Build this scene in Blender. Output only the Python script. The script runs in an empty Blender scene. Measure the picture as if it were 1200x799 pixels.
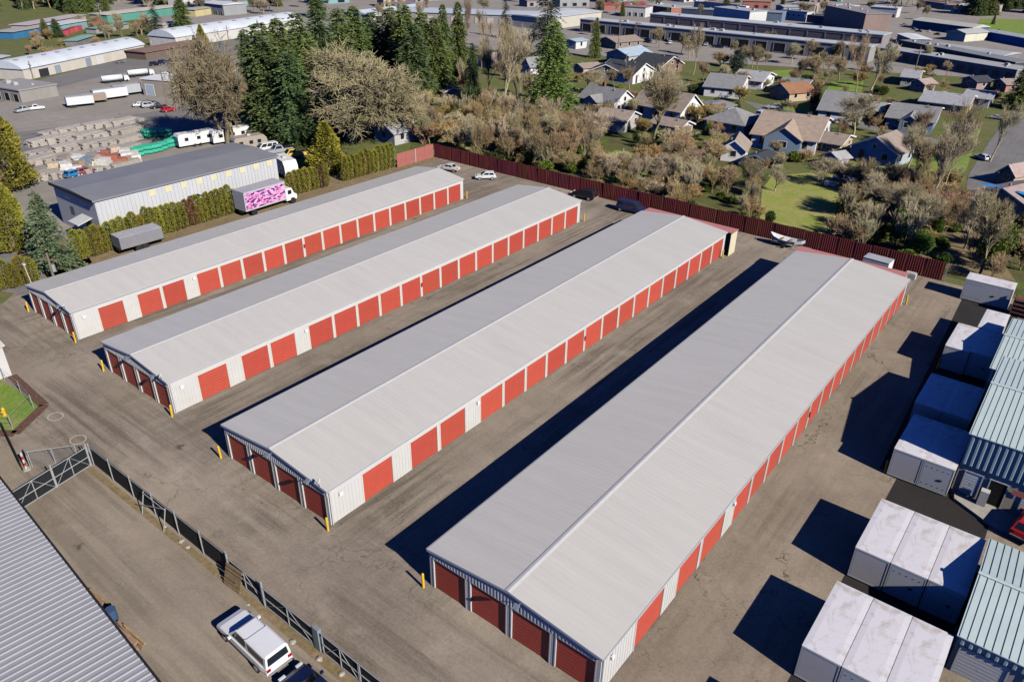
import bpy, math, random
import numpy as np
from mathutils import Vector, Matrix
random.seed(7)
S = bpy.context.scene
COL = S.collection
rad = math.radians
# ------------------------------------------------------------------ camera
CF, CP, CR, CY, CH = 888.8, rad(28.92), rad(.89), rad(37.80), 36.65
fw = np.array([-math.sin(CY)*math.cos(CP), math.cos(CY)*math.cos(CP), -math.sin(CP)])
_r = np.array([math.cos(CY), math.sin(CY), 0.0]); _u = np.cross(_r, fw)
RX = _r*math.cos(CR)+_u*math.sin(CR); UY = -_r*math.sin(CR)+_u*math.cos(CR)
cd = bpy.data.cameras.new('camera'); cam = bpy.data.objects.new('camera', cd); COL.objects.link(cam)
cam.matrix_world = Matrix(((RX[0], UY[0], -fw[0], 0), (RX[1], UY[1], -fw[1], 0), (RX[2], UY[2], -fw[2], CH), (0, 0, 0, 1)))
cd.sensor_fit = 'HORIZONTAL'; cd.sensor_width = 36; cd.lens = CF/1200*36; cd.clip_end = 6000; cd.clip_start = .5
S.camera = cam
# ------------------------------------------------------------------ sky, sun, exposure
SUN = Vector((4.78, -.78, 3.10)).normalized()
w = bpy.data.worlds.new('World'); S.world = w; w.use_nodes = True
nt = w.node_tree; bg = nt.nodes['Background']
sky = nt.nodes.new('ShaderNodeTexSky'); sky.sky_type = 'NISHITA'; sky.sun_disc = False
sky.sun_elevation = math.asin(SUN.z); sky.sun_rotation = math.atan2(SUN.x, SUN.y)
sky.ozone_density = 6.0; sky.air_density = .45; sky.dust_density = .1
tint = nt.nodes.new('ShaderNodeMix'); tint.data_type = 'RGBA'; tint.blend_type = 'MULTIPLY'; tint.inputs[0].default_value = 1; tint.inputs[7].default_value = (.32,.62,1.3,1)
nt.links.new(sky.outputs[0], tint.inputs[6]); nt.links.new(tint.outputs[2], bg.inputs[0]); bg.inputs[1].default_value = .075
sd = bpy.data.lights.new('sun', 'SUN'); sd.energy = 5.0; sd.angle = rad(.5); sd.color = (1, .94, .835)
so = bpy.data.objects.new('sun', sd); COL.objects.link(so); so.location = (60, -20, 90)
so.rotation_euler = (-SUN).to_track_quat('-Z', 'Y').to_euler()
S.view_settings.view_transform = 'Standard'; S.view_settings.look = 'None'
S.cycles.diffuse_bounces = 0
S.view_settings.exposure = 0.24; S.view_settings.gamma = 1.0; S.view_settings.use_curve_mapping = False
# ------------------------------------------------------------------ helpers
def at(x, y, z=0.0):                       # photograph pixel -> point of the level z
    d = fw+RX*(x-600)/CF+UY*(399.5-y)/CF; t = (z-CH)/d[2]
    return (d[0]*t, d[1]*t)
def hgt(bx, by, ty):                       # height of a thing standing at (bx,by) whose top shows at row ty
    p = at(bx, by); lo, hi = 0., 60.
    for _ in range(40):
        m = (lo+hi)/2; v = np.array([p[0], p[1], m-CH]); yy = 399.5-CF*(v@UY)/(v@fw)
        if yy > ty: lo = m
        else: hi = m
    return m
def mpp(bx, by):                           # metres per pixel at a ground point
    p = at(bx, by); return float(np.array([p[0], p[1], -CH])@fw)/CF

_SX = [100,400,600,900,1150]; _SY = [0,30,60,100,150,200,250,310]
_ST = np.array([[.42,.45,.52,.62,.72,.80,.88,1],[.60,.73,.81,.88,.93,.96,.98,1],[.68,.79,.86,.92,.97,1,1,1],[.52,.64,.74,.82,.89,.93,.95,1],[.42,.45,.50,.56,.66,.74,.82,1]])
def sfp(x, y):                             # the wide lens squeezes things towards the frame corners: real size factor there
    c = [np.interp(y, _SY, row) for row in _ST]; return float(np.interp(x, _SX, c))
def sfl(p):
    v = np.array([p[0],p[1],-CH]); z = v@fw
    return sfp(600+CF*(v@RX)/z, 399.5-CF*(v@UY)/z) if z > 1 else 1.
class MB:
    def __init__(s): s.v = []; s.f = []
    def add(s, vs, fs):
        n = len(s.v); s.v.extend(vs); s.f.extend([tuple(i+n for i in f) for f in fs]); return s
    def box(s, x0, y0, z0, x1, y1, z1):
        return s.add([(x0,y0,z0),(x1,y0,z0),(x1,y1,z0),(x0,y1,z0),(x0,y0,z1),(x1,y0,z1),(x1,y1,z1),(x0,y1,z1)],
              [(0,3,2,1),(4,5,6,7),(0,1,5,4),(1,2,6,5),(2,3,7,6),(3,0,4,7)])
    def obox(s, c, sz, rz=0, tilt=0):
        m = MB().box(-sz[0]/2,-sz[1]/2,-sz[2]/2,sz[0]/2,sz[1]/2,sz[2]/2)
        R = Matrix.Translation(c) @ Matrix.Rotation(rz,4,'Z') @ Matrix.Rotation(tilt,4,'X')
        return s.add([tuple(R @ Vector(v)) for v in m.v], m.f)
    def prism(s, poly, ax, a, b):          # polygon extruded along axis ax from a to b
        n = len(poly)
        def P(p, t): return {'x':(t,p[0],p[1]),'y':(p[0],t,p[1]),'z':(p[0],p[1],t)}[ax]
        vs = [P(p,a) for p in poly]+[P(p,b) for p in poly]
        fs = [tuple(range(n-1,-1,-1)), tuple(range(n,2*n))]+[(i,(i+1)%n,n+(i+1)%n,n+i) for i in range(n)]
        if ax == 'y': fs = [tuple(reversed(f)) for f in fs]
        return s.add(vs, fs)
    def tube(s, p0, p1, r0, r1=None, n=6, cap=True):
        r1 = r0 if r1 is None else r1
        a = Vector(p0); b = Vector(p1); d = (b-a)
        if d.length < 1e-6: return s
        d.normalize(); e = d.orthogonal().normalized(); g = d.cross(e)
        vs = []
        for q, r in ((a, r0), (b, r1)):
            for i in range(n):
                t = 2*math.pi*i/n; vs.append(tuple(q+(e*math.cos(t)+g*math.sin(t))*r))
        fs = [(i,(i+1)%n,n+(i+1)%n,n+i) for i in range(n)]
        if cap: fs += [tuple(range(n-1,-1,-1)), tuple(range(n,2*n))]
        return s.add(vs, fs)
    def loft(s, secs, cap=True):           # list of equal-length loops
        n = len(secs[0]); vs = [v for q in secs for v in q]; fs = []
        for k in range(len(secs)-1):
            for i in range(n): fs.append((k*n+i, k*n+(i+1)%n, (k+1)*n+(i+1)%n, (k+1)*n+i))
        if cap: fs += [tuple(range(n-1,-1,-1)), tuple(range((len(secs)-1)*n, len(secs)*n))]
        return s.add(vs, fs)
    def quad(s, *p): return s.add(list(p), [tuple(range(len(p)))])
    def mesh(s, name):
        me = bpy.data.meshes.new(name); me.from_pydata(s.v, [], s.f); me.update(); return me
    def build(s, name, mat, parent=None, smooth=False):
        me = s.mesh(name); me.materials.append(mat)
        if smooth: me.polygons.foreach_set('use_smooth', [True]*len(me.polygons))
        return link(name, me, parent)
def link(name, me, parent=None):
    o = bpy.data.objects.new(name, me); COL.objects.link(o)
    if parent is not None: o.parent = parent
    return o
def tag(o, label, cat, group=None):
    o['label'] = label; o['category'] = cat
    if group: o['group'] = group
    return o
def thing(name, label, cat, loc=(0,0,0), rz=0, group=None):
    o = bpy.data.objects.new(name, None); COL.objects.link(o); o.empty_display_size = .3
    o.location = loc; o.rotation_euler = (0,0,rz); return tag(o, label, cat, group)
def struct(o, kind='structure'): o['kind'] = kind; return o
def copy_tree(o, kids, loc, rz=0, scale=None, label=None, group=None):
    c = o.copy(); COL.objects.link(c); c.location = loc; c.rotation_euler = (0,0,rz)
    if scale: c.scale = scale
    if label: c['label'] = label
    if group: c['group'] = group
    for k, sub in kids:
        d = k.copy(); COL.objects.link(d); d.parent = c
        for g in sub:
            e = g.copy(); COL.objects.link(e); e.parent = d
    return c
# ------------------------------------------------------------------ materials
MATS = {}
def mat(name, col, rough=.7, var=.12, scale=1.5, bump=0., bscale=30., metal=0., rnd=0., trans=0., stretch=(1,1,1), dirt=None, spec=.35, hue=1.):
    if name in MATS: return MATS[name]
    m = bpy.data.materials.new(name); m.use_nodes = True; t = m.node_tree; N = t.nodes; L = t.links
    b = N['Principled BSDF']; b.inputs['Roughness'].default_value = rough; b.inputs['Metallic'].default_value = metal
    b.inputs['Specular IOR Level'].default_value = spec
    tc = N.new('ShaderNodeTexCoord'); mp = N.new('ShaderNodeMapping'); mp.inputs['Scale'].default_value = stretch
    L.new(tc.outputs['Object'], mp.inputs[0])
    nz = N.new('ShaderNodeTexNoise'); nz.inputs['Scale'].default_value = scale; nz.inputs['Detail'].default_value = 6; nz.inputs['Roughness'].default_value = .65
    L.new(mp.outputs[0], nz.inputs['Vector'])
    rp = N.new('ShaderNodeMapRange'); rp.inputs[1].default_value = .3; rp.inputs[2].default_value = .7
    rp.inputs[3].default_value = 1-var; rp.inputs[4].default_value = 1+var; L.new(nz.outputs['Fac'], rp.inputs[0])
    mx = N.new('ShaderNodeMix'); mx.data_type = 'RGBA'; mx.blend_type = 'MULTIPLY'; mx.inputs[0].default_value = 1
    mx.inputs[6].default_value = (*col, 1); L.new(rp.outputs[0], mx.inputs[7]); out = mx.outputs[2]
    if dirt:
        n2 = N.new('ShaderNodeTexNoise'); n2.inputs['Scale'].default_value = dirt[1]; n2.inputs['Detail'].default_value = 8; n2.inputs['Roughness'].default_value = .7
        L.new(mp.outputs[0], n2.inputs['Vector'])
        r2 = N.new('ShaderNodeMapRange'); r2.inputs[1].default_value = .5; r2.inputs[2].default_value = .72; r2.inputs[3].default_value = 0; r2.inputs[4].default_value = dirt[2]
        L.new(n2.outputs['Fac'], r2.inputs[0])
        m2 = N.new('ShaderNodeMix'); m2.data_type = 'RGBA'; L.new(r2.outputs[0], m2.inputs[0]); L.new(out, m2.inputs[6]); m2.inputs[7].default_value = (*dirt[0], 1); out = m2.outputs[2]
    if rnd:
        oi = N.new('ShaderNodeObjectInfo'); hs = N.new('ShaderNodeHueSaturation')
        a = N.new('ShaderNodeMapRange'); a.inputs[3].default_value = 1-rnd; a.inputs[4].default_value = 1+rnd; L.new(oi.outputs['Random'], a.inputs[0]); L.new(a.outputs[0], hs.inputs['Value'])
        w2 = N.new('ShaderNodeMath'); w2.operation = 'MULTIPLY'; w2.inputs[1].default_value = 7.31; L.new(oi.outputs['Random'], w2.inputs[0])
        fr = N.new('ShaderNodeMath'); fr.operation = 'FRACT'; L.new(w2.outputs[0], fr.inputs[0])
        a2 = N.new('ShaderNodeMapRange'); a2.inputs[3].default_value = .5-.12*min(rnd,hue); a2.inputs[4].default_value = .5+.12*min(rnd,hue); L.new(fr.outputs[0], a2.inputs[0]); L.new(a2.outputs[0], hs.inputs['Hue'])
        L.new(out, hs.inputs['Color']); out = hs.outputs[0]
    L.new(out, b.inputs['Base Color'])
    if bump:
        n3 = N.new('ShaderNodeTexNoise'); n3.inputs['Scale'].default_value = bscale; n3.inputs['Detail'].default_value = 4; L.new(mp.outputs[0], n3.inputs['Vector'])
        bp = N.new('ShaderNodeBump'); bp.inputs['Strength'].default_value = bump; bp.inputs['Distance'].default_value = .05; L.new(n3.outputs['Fac'], bp.inputs['Height']); L.new(bp.outputs[0], b.inputs['Normal'])
    if trans:
        tr = N.new('ShaderNodeBsdfTranslucent'); L.new(out, tr.inputs[0]); ms = N.new('ShaderNodeMixShader'); ms.inputs[0].default_value = trans
        L.new(b.outputs[0], ms.inputs[1]); L.new(tr.outputs[0], ms.inputs[2]); L.new(ms.outputs[0], N['Material Output'].inputs[0])
    MATS[name] = m; return m
def glass(): return mat('window_glass', (.015,.02,.028), rough=.12, var=.1, spec=.4)

class NG:                                   # small node-graph helper for the ground sheets
    def __init__(s, name):
        s.m = bpy.data.materials.new(name); s.m.use_nodes = True; s.t = s.m.node_tree; s.b = s.t.nodes['Principled BSDF']
        tc = s.t.nodes.new('ShaderNodeTexCoord'); s.co = tc.outputs['Object']
    def n(s, k): return s.t.nodes.new(k)
    def l(s, a, b): s.t.links.new(a, b)
    def map(s, sc, rot=0):
        q = s.n('ShaderNodeMapping'); q.inputs['Scale'].default_value = sc; q.inputs['Rotation'].default_value = (0,0,rot); s.l(s.co, q.inputs[0]); return q.outputs[0]
    def noise(s, sc, det=6, ro=.6, vec=None, dist=0):
        q = s.n('ShaderNodeTexNoise'); q.inputs['Scale'].default_value = sc; q.inputs['Detail'].default_value = det; q.inputs['Roughness'].default_value = ro; q.inputs['Distortion'].default_value = dist
        s.l(vec or s.co, q.inputs['Vector']); return q.outputs['Fac']
    def rng(s, v, a, b, c=0, d=1):
        q = s.n('ShaderNodeMapRange'); s.l(v, q.inputs[0])
        for i, x in enumerate((a,b,c,d)): q.inputs[i+1].default_value = x
        return q.outputs[0]
    def mul(s, a, b, op='MULTIPLY'):
        q = s.n('ShaderNodeMath'); q.operation = op
        for i, x in enumerate((a,b)):
            if isinstance(x, (int,float)): q.inputs[i].default_value = x
            else: s.l(x, q.inputs[i])
        return q.outputs[0]
    def mix(s, f, a, b, mode='MIX'):
        q = s.n('ShaderNodeMix'); q.data_type = 'RGBA'; q.blend_type = mode
        for i, x in ((0,f),(6,a),(7,b)):
            if isinstance(x, (int,float)): q.inputs[i].default_value = x
            elif isinstance(x, tuple): q.inputs[i].default_value = (*x,1)
            else: s.l(x, q.inputs[i])
        return q.outputs[2]
    def cracks(s, sc, wid, dist=.35, dsc=1.2):
        nz = s.n('ShaderNodeTexNoise'); nz.inputs['Scale'].default_value = dsc; nz.inputs['Detail'].default_value = 5; s.l(s.co, nz.inputs['Vector'])
        va = s.n('ShaderNodeVectorMath'); va.operation = 'MULTIPLY_ADD'; s.l(nz.outputs['Color'], va.inputs[0]); va.inputs[1].default_value = (dist/sc*.8,)*3; s.l(s.co, va.inputs[2])
        vo = s.n('ShaderNodeTexVoronoi'); vo.feature = 'DISTANCE_TO_EDGE'; vo.inputs['Scale'].default_value = sc; s.l(va.outputs[0], vo.inputs['Vector'])
        return s.rng(vo.outputs['Distance'], 0, wid, 1, 0)
    def done(s, col, rough=.9, bump=None, bs=.3):
        s.l(col, s.b.inputs['Base Color']) if not isinstance(col, tuple) else None
        s.b.inputs['Roughness'].default_value = rough; s.b.inputs['Specular IOR Level'].default_value = .2
        if bump is not None:
            q = s.n('ShaderNodeBump'); q.inputs['Strength'].default_value = bs; q.inputs['Distance'].default_value = .04; s.l(bump, q.inputs['Height']); s.l(q.outputs[0], s.b.inputs['Normal'])
        return s.m
def asphalt(name, c1, c2, crack=.7, streak=.5, csc=.16, ydir=True):
    g = NG(name); dk = tuple(x*.42 for x in c2)
    big = g.noise(.085, 9, .66); col = g.mix(g.rng(big,.34,.66), c1, c2)
    mid = g.noise(.42, 8, .7, dist=.6); col = g.mix(g.rng(mid,.50,.72,0,.5), col, tuple(x*.72 for x in c2))
    st = g.noise(1.0, 7, .68, g.map((1.3,.06,1) if ydir else (.06,1.3,1))); st2 = g.noise(1.0, 7, .68, g.map((.05,1.15,1),.10))
    yy = g.n('ShaderNodeSeparateXYZ'); g.l(g.co, yy.inputs[0])
    lane = g.rng(yy.outputs['Y'], 20, 27) if ydir else 1.0
    m1 = g.mul(g.rng(st,.45,.60,0,streak), g.rng(g.noise(.06,4),.38,.54)); m1 = g.mul(m1, lane)
    col = g.mix(m1, col, dk)
    inv = g.rng(yy.outputs['Y'], 20, 28, 1, .15) if ydir else 1.0
    m2 = g.mul(g.mul(g.rng(st2,.45,.60,0,streak), g.rng(g.noise(.075,4,vec=g.map((1,1,1),.9)),.41,.55)), inv); col = g.mix(m2, col, dk)
    pale = g.rng(g.noise(.26,8,.72,g.map((1,1,1),2.0)),.54,.74,0,.55); col = g.mix(pale, col, tuple(min(1,x*1.25) for x in c1))
    fine = g.noise(5, 6, .75); col = g.mix(.30, col, g.mix(g.rng(fine,.3,.7), tuple(x*.65 for x in c2), tuple(x*1.15 for x in c1)))
    ck = g.mul(g.cracks(csc,.008), g.rng(g.noise(.07,3),.46,.56)); col = g.mix(g.mul(ck, crack), col, (.05,.042,.034))
    ck2 = g.mul(g.cracks(csc*2.4,.010,.5,2), g.rng(g.noise(.06,3,vec=g.map((1,1,1),1.1)),.50,.60)); col = g.mix(g.mul(ck2, crack*.6), col, (.06,.05,.04))
    vo = g.n('ShaderNodeTexVoronoi'); vo.inputs['Scale'].default_value = .2; g.l(g.co, vo.inputs['Vector'])
    spot = g.mul(g.rng(vo.outputs['Distance'],.05,.11,1,0), g.rng(g.noise(1.7,4),.46,.56)); col = g.mix(g.mul(spot,.7), col, (.05,.042,.036))
    return g.done(col, .92, fine, .3)
def meadow(name, cols, sc=.12, fine=3.):
    g = NG(name); a = g.rng(g.noise(sc,7,.65),.38,.62); b = g.rng(g.noise(sc*3.1,6,.7,g.map((1,1,1),.7)),.42,.66)
    col = g.mix(a, cols[0], cols[1]); col = g.mix(b, col, cols[2]); f = g.noise(fine,6,.75)
    col = g.mix(.6, col, g.mix(g.rng(f,.3,.7), (.25,.25,.25), (1,1,1)), 'MULTIPLY'); col = g.mix(1.0, col, (1.45,1.45,1.45), 'MULTIPLY')
    return g.done(col, .95, f, .6)
M_WHITE = mat('white_painted_metal', (.555,.55,.535), .5, .04, .8, dirt=((.45,.40,.33),.6,.25))
M_ROOF = mat('galvanised_roof_metal', (.56,.54,.495), .48, .04, 1.3, stretch=(.09,1,1), dirt=((.44,.42,.385),.55,.26), spec=.5)
M_TRIM = mat('grey_trim_metal', (.42,.43,.45), .5, .06)
M_RED = mat('red_door_paint', (.41,.066,.044), .5, .07, 1.2, rnd=.10, hue=.015, dirt=((.31,.055,.038),1.5,.3))
M_YEL = mat('yellow_paint', (.72,.45,.03), .55, .12, 3)
M_DARK = mat('dark_rubber', (.018,.018,.02), .7, .2)
M_GALV = mat('galvanised_steel', (.42,.44,.45), .45, .1, 4, metal=.3)
M_BLACKMESH = mat('black_privacy_mesh', (.012,.014,.017), .85, .3, 2)
M_CONC = mat('concrete', (.40,.37,.33), .9, .15, 2, bump=.2)
M_BARK = mat('bark', (.20,.14,.11), .9, .2, 5)
M_GLASS = glass()
# ------------------------------------------------------------------ ground
def sheet(name, poly, z, m):
    return struct(MB().quad(*[(p[0],p[1],z) for p in poly]).build(name, m))
def psheet(name, pix, z, m): return sheet(name, [at(*p) for p in pix], z, m)
def ccw(poly):
    a = sum(poly[i][0]*poly[(i+1)%len(poly)][1]-poly[(i+1)%len(poly)][0]*poly[i][1] for i in range(len(poly)))
    return poly if a > 0 else poly[::-1]
_ps = sheet
def sheet(name, poly, z, m): return _ps(name, ccw(poly), z, m)
G_EARTH = meadow('winter_meadow', ((.115,.125,.038),(.165,.135,.068),(.085,.13,.028)))
G_LAWN = meadow('lawn_grass', ((.20,.25,.045),(.26,.275,.065),(.33,.29,.12)), .1)
G_BRIGHT = meadow('bright_lawn', ((.13,.23,.03),(.16,.24,.035),(.23,.25,.075)), .15)
G_LOT = asphalt('lot_asphalt', (.405,.34,.27), (.20,.163,.127), crack=.5, streak=.85)
G_YARD = asphalt('yard_asphalt', (.375,.315,.248), (.25,.205,.16), crack=.15, streak=.5, ydir=False)
G_IND = asphalt('industrial_asphalt', (.36,.33,.295), (.27,.245,.215), crack=.3, streak=.3)
G_ROAD = asphalt('road_asphalt', (.25,.24,.23), (.185,.178,.172), crack=.4, streak=.4)
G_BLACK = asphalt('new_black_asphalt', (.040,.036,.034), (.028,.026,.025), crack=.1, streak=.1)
G_RIGHT = asphalt('old_cracked_asphalt', (.395,.322,.245), (.21,.166,.124), crack=1.0, streak=.45, csc=.13)
G_DIRT = meadow('bare_dirt', ((.27,.19,.115),(.20,.15,.09),(.17,.14,.065)), .3)
sheet('ground', [(-2500,-900),(1500,-900),(1500,2500),(-2500,2500)], -.02, G_EARTH)
sheet('storage_lot', [(-88,16.8),(-12.4,16.8),(-12.4,96.5),(-96,96.5),(-96,33),(-88,24)], .0, G_LOT)
sheet('front_lot', [(-88,16.8),(-88,24),(-112,10),(-112,-30),(-54.3,-30),(-54.3,16.8)], .0, G_LOT)
sheet('fenced_yard', [(-54.3,-30),(-8,-30),(-8,16.8),(-54.3,16.8)], .0, G_YARD)
sheet('container_lane', [(-12.4,16.8),(30,16.8),(30,96.5),(-12.4,96.5)], .0, G_RIGHT)
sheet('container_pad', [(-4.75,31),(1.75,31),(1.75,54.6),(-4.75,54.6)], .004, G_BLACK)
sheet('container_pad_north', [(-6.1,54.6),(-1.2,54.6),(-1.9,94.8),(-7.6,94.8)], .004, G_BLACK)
sheet('industrial_ground', [at(-150,330),at(0,300),at(60,345),at(95,300),at(320,205),at(335,150),at(300,120),at(260,90),at(360,52),at(355,30),at(0,110),at(-200,140)], .004, G_IND)
sheet('left_road', [at(-60,330),at(45,349),at(68,330),at(20,285),at(-80,240)], .008, G_ROAD)
sheet('frontage_road', [at(-60,205),at(95,178),at(260,150),at(300,128),at(250,120),at(60,150),at(-60,165)], .008, G_ROAD)
sheet('warehouse_road', [at(-30,128),at(110,92),at(250,66),at(420,40),at(380,32),at(170,62),at(30,98),at(-30,112)], .012, G_ROAD)
sheet('far_yard', [at(250,40),at(1300,100),at(1300,-40),at(600,-60),at(100,-40),at(100,10)], .004, G_IND)
sheet('residential_street', [at(1125,260),at(1135,205),at(1160,165),at(1210,100),at(1290,130),at(1290,260)], .008, G_ROAD)
sheet('cross_street', [at(870,118),at(895,132),at(1010,150),at(1115,176),at(1120,168),at(1010,143),at(900,124)], .006, G_ROAD)
for i, pg in enumerate([
    ([(893,222),(905,206),(985,200),(992,232),(975,262),(955,290),(890,262)], G_LAWN, 'back_lawn'),
    ([(692,205),(700,185),(722,176),(756,182),(768,196),(752,212),(718,214)], G_BRIGHT, 'swing_lawn'),
    ([(498,172),(520,148),(556,144),(562,168),(540,180)], G_LAWN, 'garden_lawn'),
    ([(985,212),(990,188),(1042,196),(1085,210),(1075,222),(1015,224)], G_BRIGHT, 'house_lawn'),
    ([(1085,200),(1112,150),(1150,150),(1132,200),(1110,215)], G_BRIGHT, 'corner_lawn'),
    ([(968,106),(975,96),(1012,95),(1010,108)], G_BRIGHT, 'rear_lawn'),
    ([(902,98),(905,83),(932,82),(925,98)], G_BRIGHT, 'small_lawn'),
    ([(905,128),(912,120),(948,124),(950,133)], G_BRIGHT, 'front_lawn'),
    ([(820,152),(822,128),(842,128),(838,146)], G_BRIGHT, 'side_lawn'),
    ([(1060,292),(1075,262),(1140,252),(1190,330),(1120,320)], G_DIRT, 'dirt_clearing'),
    ([(1040,190),(1048,180),(1085,186),(1080,196)], G_BRIGHT, 'narrow_lawn'),
    ([(1140,38),(1150,22),(1230,24),(1230,42)], G_BRIGHT, 'far_field')]):
    psheet(pg[2], pg[0], .012+.004*i, pg[1])
G_LITTER_SHADE = meadow('leaf_litter_shade', ((.105,.08,.04),(.07,.07,.028),(.10,.145,.028)), .16)  # litter and green, colours darkened to stand in for shade between the shrubs
psheet('brush_floor', [(478,182),(490,140),(560,110),(640,120),(700,150),(760,160),(905,176),(900,222),(955,286),(900,268),(820,236),(700,212),(600,190),(500,172)], .009, G_LITTER_SHADE)
psheet('thicket_floor', [(958,290),(985,232),(1060,205),(1120,215),(1210,255),(1210,350),(1120,326),(1040,306)], .009, G_LITTER_SHADE)
sheet('entrance_grass', [(-71.5,17.4),(-64.6,17.9),(-62.2,14.6),(-66,12.5),(-72,12)], .02, G_BRIGHT)
sheet('fence_verge', [(-53,16.1),(-36,16.15),(-17,15.95),(-17,16.6),(-53,16.6)], .008, G_DIRT)
sheet('hedge_bed', [(-96,33),(-90.5,30),(-91.2,96.4),(-98,96.4)], .02, G_DIRT)
sheet('conifer_bed', [at(8,290),at(60,330),at(108,308),at(95,285),at(30,278)], .02, G_DIRT)
# ------------------------------------------------------------------ storage buildings
HE, HR, DH = 3.05, 3.70, 2.48
def rollup(wd, hh, n=9):                    # roll-up door curtain with horizontal slats, facing -Y, base at z=0
    m = MB()
    for i in range(n):
        a, b = hh*i/n, hh*(i+1)/n; d = .022
        m.add([(0,0,a),(wd,0,a),(wd,-d,a+.02),(0,-d,a+.02),(wd,-d,b-.05),(0,-d,b-.05),(wd,0,b),(0,0,b)], [(0,1,2,3),(3,2,4,5),(5,4,6,7)])
    m.box(wd*.5-.07,-.035,.9,wd*.5+.07,-.022,.94)
    return m
def placed(m, name, ma, par, loc, rz):
    o = m.build(name, ma, par); o.location = loc; o.rotation_euler = (0,0,rz); return o
def storage(lab, xl, xr, y0, y1, fixed, start, lean=None, cams=()):
    xm = (xl+xr)/2; W = xr-xl; hw = W/2; L = y1-y0
    T = thing('storage_building', lab, 'storage building', (xm,y0,0), 0, 'long storage buildings with red doors')
    m = MB(); t = .16
    ds = [(a-y0, b-y0) for a, b in fixed]; pitch = (y1-.32-start)/15
    ds += [(start-y0+i*pitch, start-y0+i*pitch+pitch-.33) for i in range(15)]
    ys = [0]+[v for d in ds for v in d]+[L]
    for i in range(0, len(ys), 2):           # east wall: piers between the doors
        a, b = ys[i], ys[i+1]; m.box(hw-t, max(a,t), 0, hw, b, DH)
        if b-a > 1:
            k = int((b-a)/.3)
            for j in range(k): yy = max(a,t)+.12+j*.3; m.box(hw, yy, 0.05, hw+.014, yy+.05, DH)
    m.box(hw-t, t, DH, hw, L, HE-.04)
    ew = W/4; eds = [(-hw+i*ew+(.34 if i == 0 else .22), -hw+(i+1)*ew-(.34 if i == 3 else .22)) for i in range(4)]
    xs = [-hw]+[v for d in eds for v in d]+[hw]
    for i in range(0, len(xs), 2): m.box(xs[i], 0, 0, xs[i+1], t, DH)
    m.prism([(-hw,DH),(hw,DH),(hw,HE-.04),(0,HR-.04),(-hw,HE-.04)], 'y', 0, t)
    n = int(W/.24)
    for i in range(n):                        # ribs of the gable sheet
        x = -hw+.1+i*.24; zt = HE-.1+(HR-HE)*(1-abs(x)/hw)
        m.box(x, -.028, DH+.06, x+.09, 0, zt)
    m.box(-hw, t, 0, -hw+t, L, HE-.04); m.box(-hw+t, L-t, 0, hw-t, L, HE-.04)
    m.prism([(-hw,HE-.04),(hw,HE-.04),(0,HR-.04)], 'y', L-t, L)
    m.build('wall', M_WHITE, T)
    r = MB(); ov = .10; th = .07               # roof slopes with standing ribs
    sl = (HR-HE)/hw
    for s in (-1, 1):
        p = [(0,HR),(s*(hw+ov),HE-sl*ov),(s*(hw+ov),HE-sl*ov+th),(0,HR+th)]
        r.prism(p if s < 0 else p[::-1], 'y', -ov, L+ov)
        yy = .15
        while yy < L:
            q = [(s*.12,HR+th-sl*.12),(s*(hw+ov-.02),HE-sl*ov+th),(s*(hw+ov-.02),HE-sl*ov+th+.005),(s*.12,HR+th-sl*.12+.005)]
            r.prism(q if s < 0 else q[::-1], 'y', yy, yy+.05); yy += .405
    rf = r.build('roof', M_ROOF, T)
    MB().prism([(-.2,HR+th-.2*sl+.035),(.2,HR+th-.2*sl+.035),(0,HR+th+.055)], 'y', -ov-.02, L+ov+.02).build('ridge_cap', mat('ridge_metal',(.58,.57,.55),.5,.05), rf)
    g = MB(); z = HE-sl*ov
    g.box(hw+ov, -.1, z-.06, hw+ov+.09, L+.1, z+.035); g.box(-hw-ov-.09, -.1, z-.06, -hw-ov, L+.1, z+.035)
    g.build('gutter', M_TRIM, T)
    g = MB()
    for s in (-1, 1):
        p = [(s*.0,HR-.09),(s*(hw+ov),HE-sl*ov-.1),(s*(hw+ov),HE-sl*ov+th+.012),(s*.0,HR+th+.012)]
        g.prism(p if s < 0 else p[::-1], 'y', -ov-.03, -ov-.002)
    g.build('rake_trim', M_TRIM, T)
    for a, b in ds:
        dm = rollup(b-a, DH); placed(dm, 'door', M_RED, T, (hw-.06, a, 0), math.pi/2)
    for a, b in eds:
        placed(rollup(b-a, DH), 'door', M_RED, T, (a, .10, 0), 0)
    tm = mat('door_trim_paint',(.58,.55,.49),.5,.05)
    for a, b in ds: MB().box(hw+.003, a-.09, 0, hw+.02, a-.005, DH+.08).box(hw+.003, b+.005, 0, hw+.02, b+.09, DH+.08).box(hw+.003, a-.005, DH+.005, hw+.02, b+.005, DH+.08).build('door_frame', tm, T)
    for a, b in eds: MB().box(a-.08,-.02,0,a-.003,-.003,DH+.07).box(b+.003,-.02,0,b+.08,-.003,DH+.07).box(a-.003,-.02,DH+.003,b+.003,-.003,DH+.052).build('door_frame', tm, T)
    for x in (hw-.06,): MB().tube((x+.16,.12,0.05),(x+.16,.12,HE-.2),.05,n=8).build('downspout', M_WHITE, T)
    for a in (0.9, start-y0-.55):
        lm = MB(); lm.box(hw+.015, a, 2.05, hw+.16, a+.28, 2.3); lm.box(hw+.05, a+.04, 2.3, hw+.12, a+.24, 2.33); lm.build('wall_light', mat('lamp_lens',(.85,.85,.82),.3,.03), T)
    a = start-y0+5*pitch-.25; MB().box(hw+.021,a,1.2,hw+.13,a+.18,1.65).build('extinguisher_box', mat('extinguisher_red',(.42,.02,.03),.5,.1), T)
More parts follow.
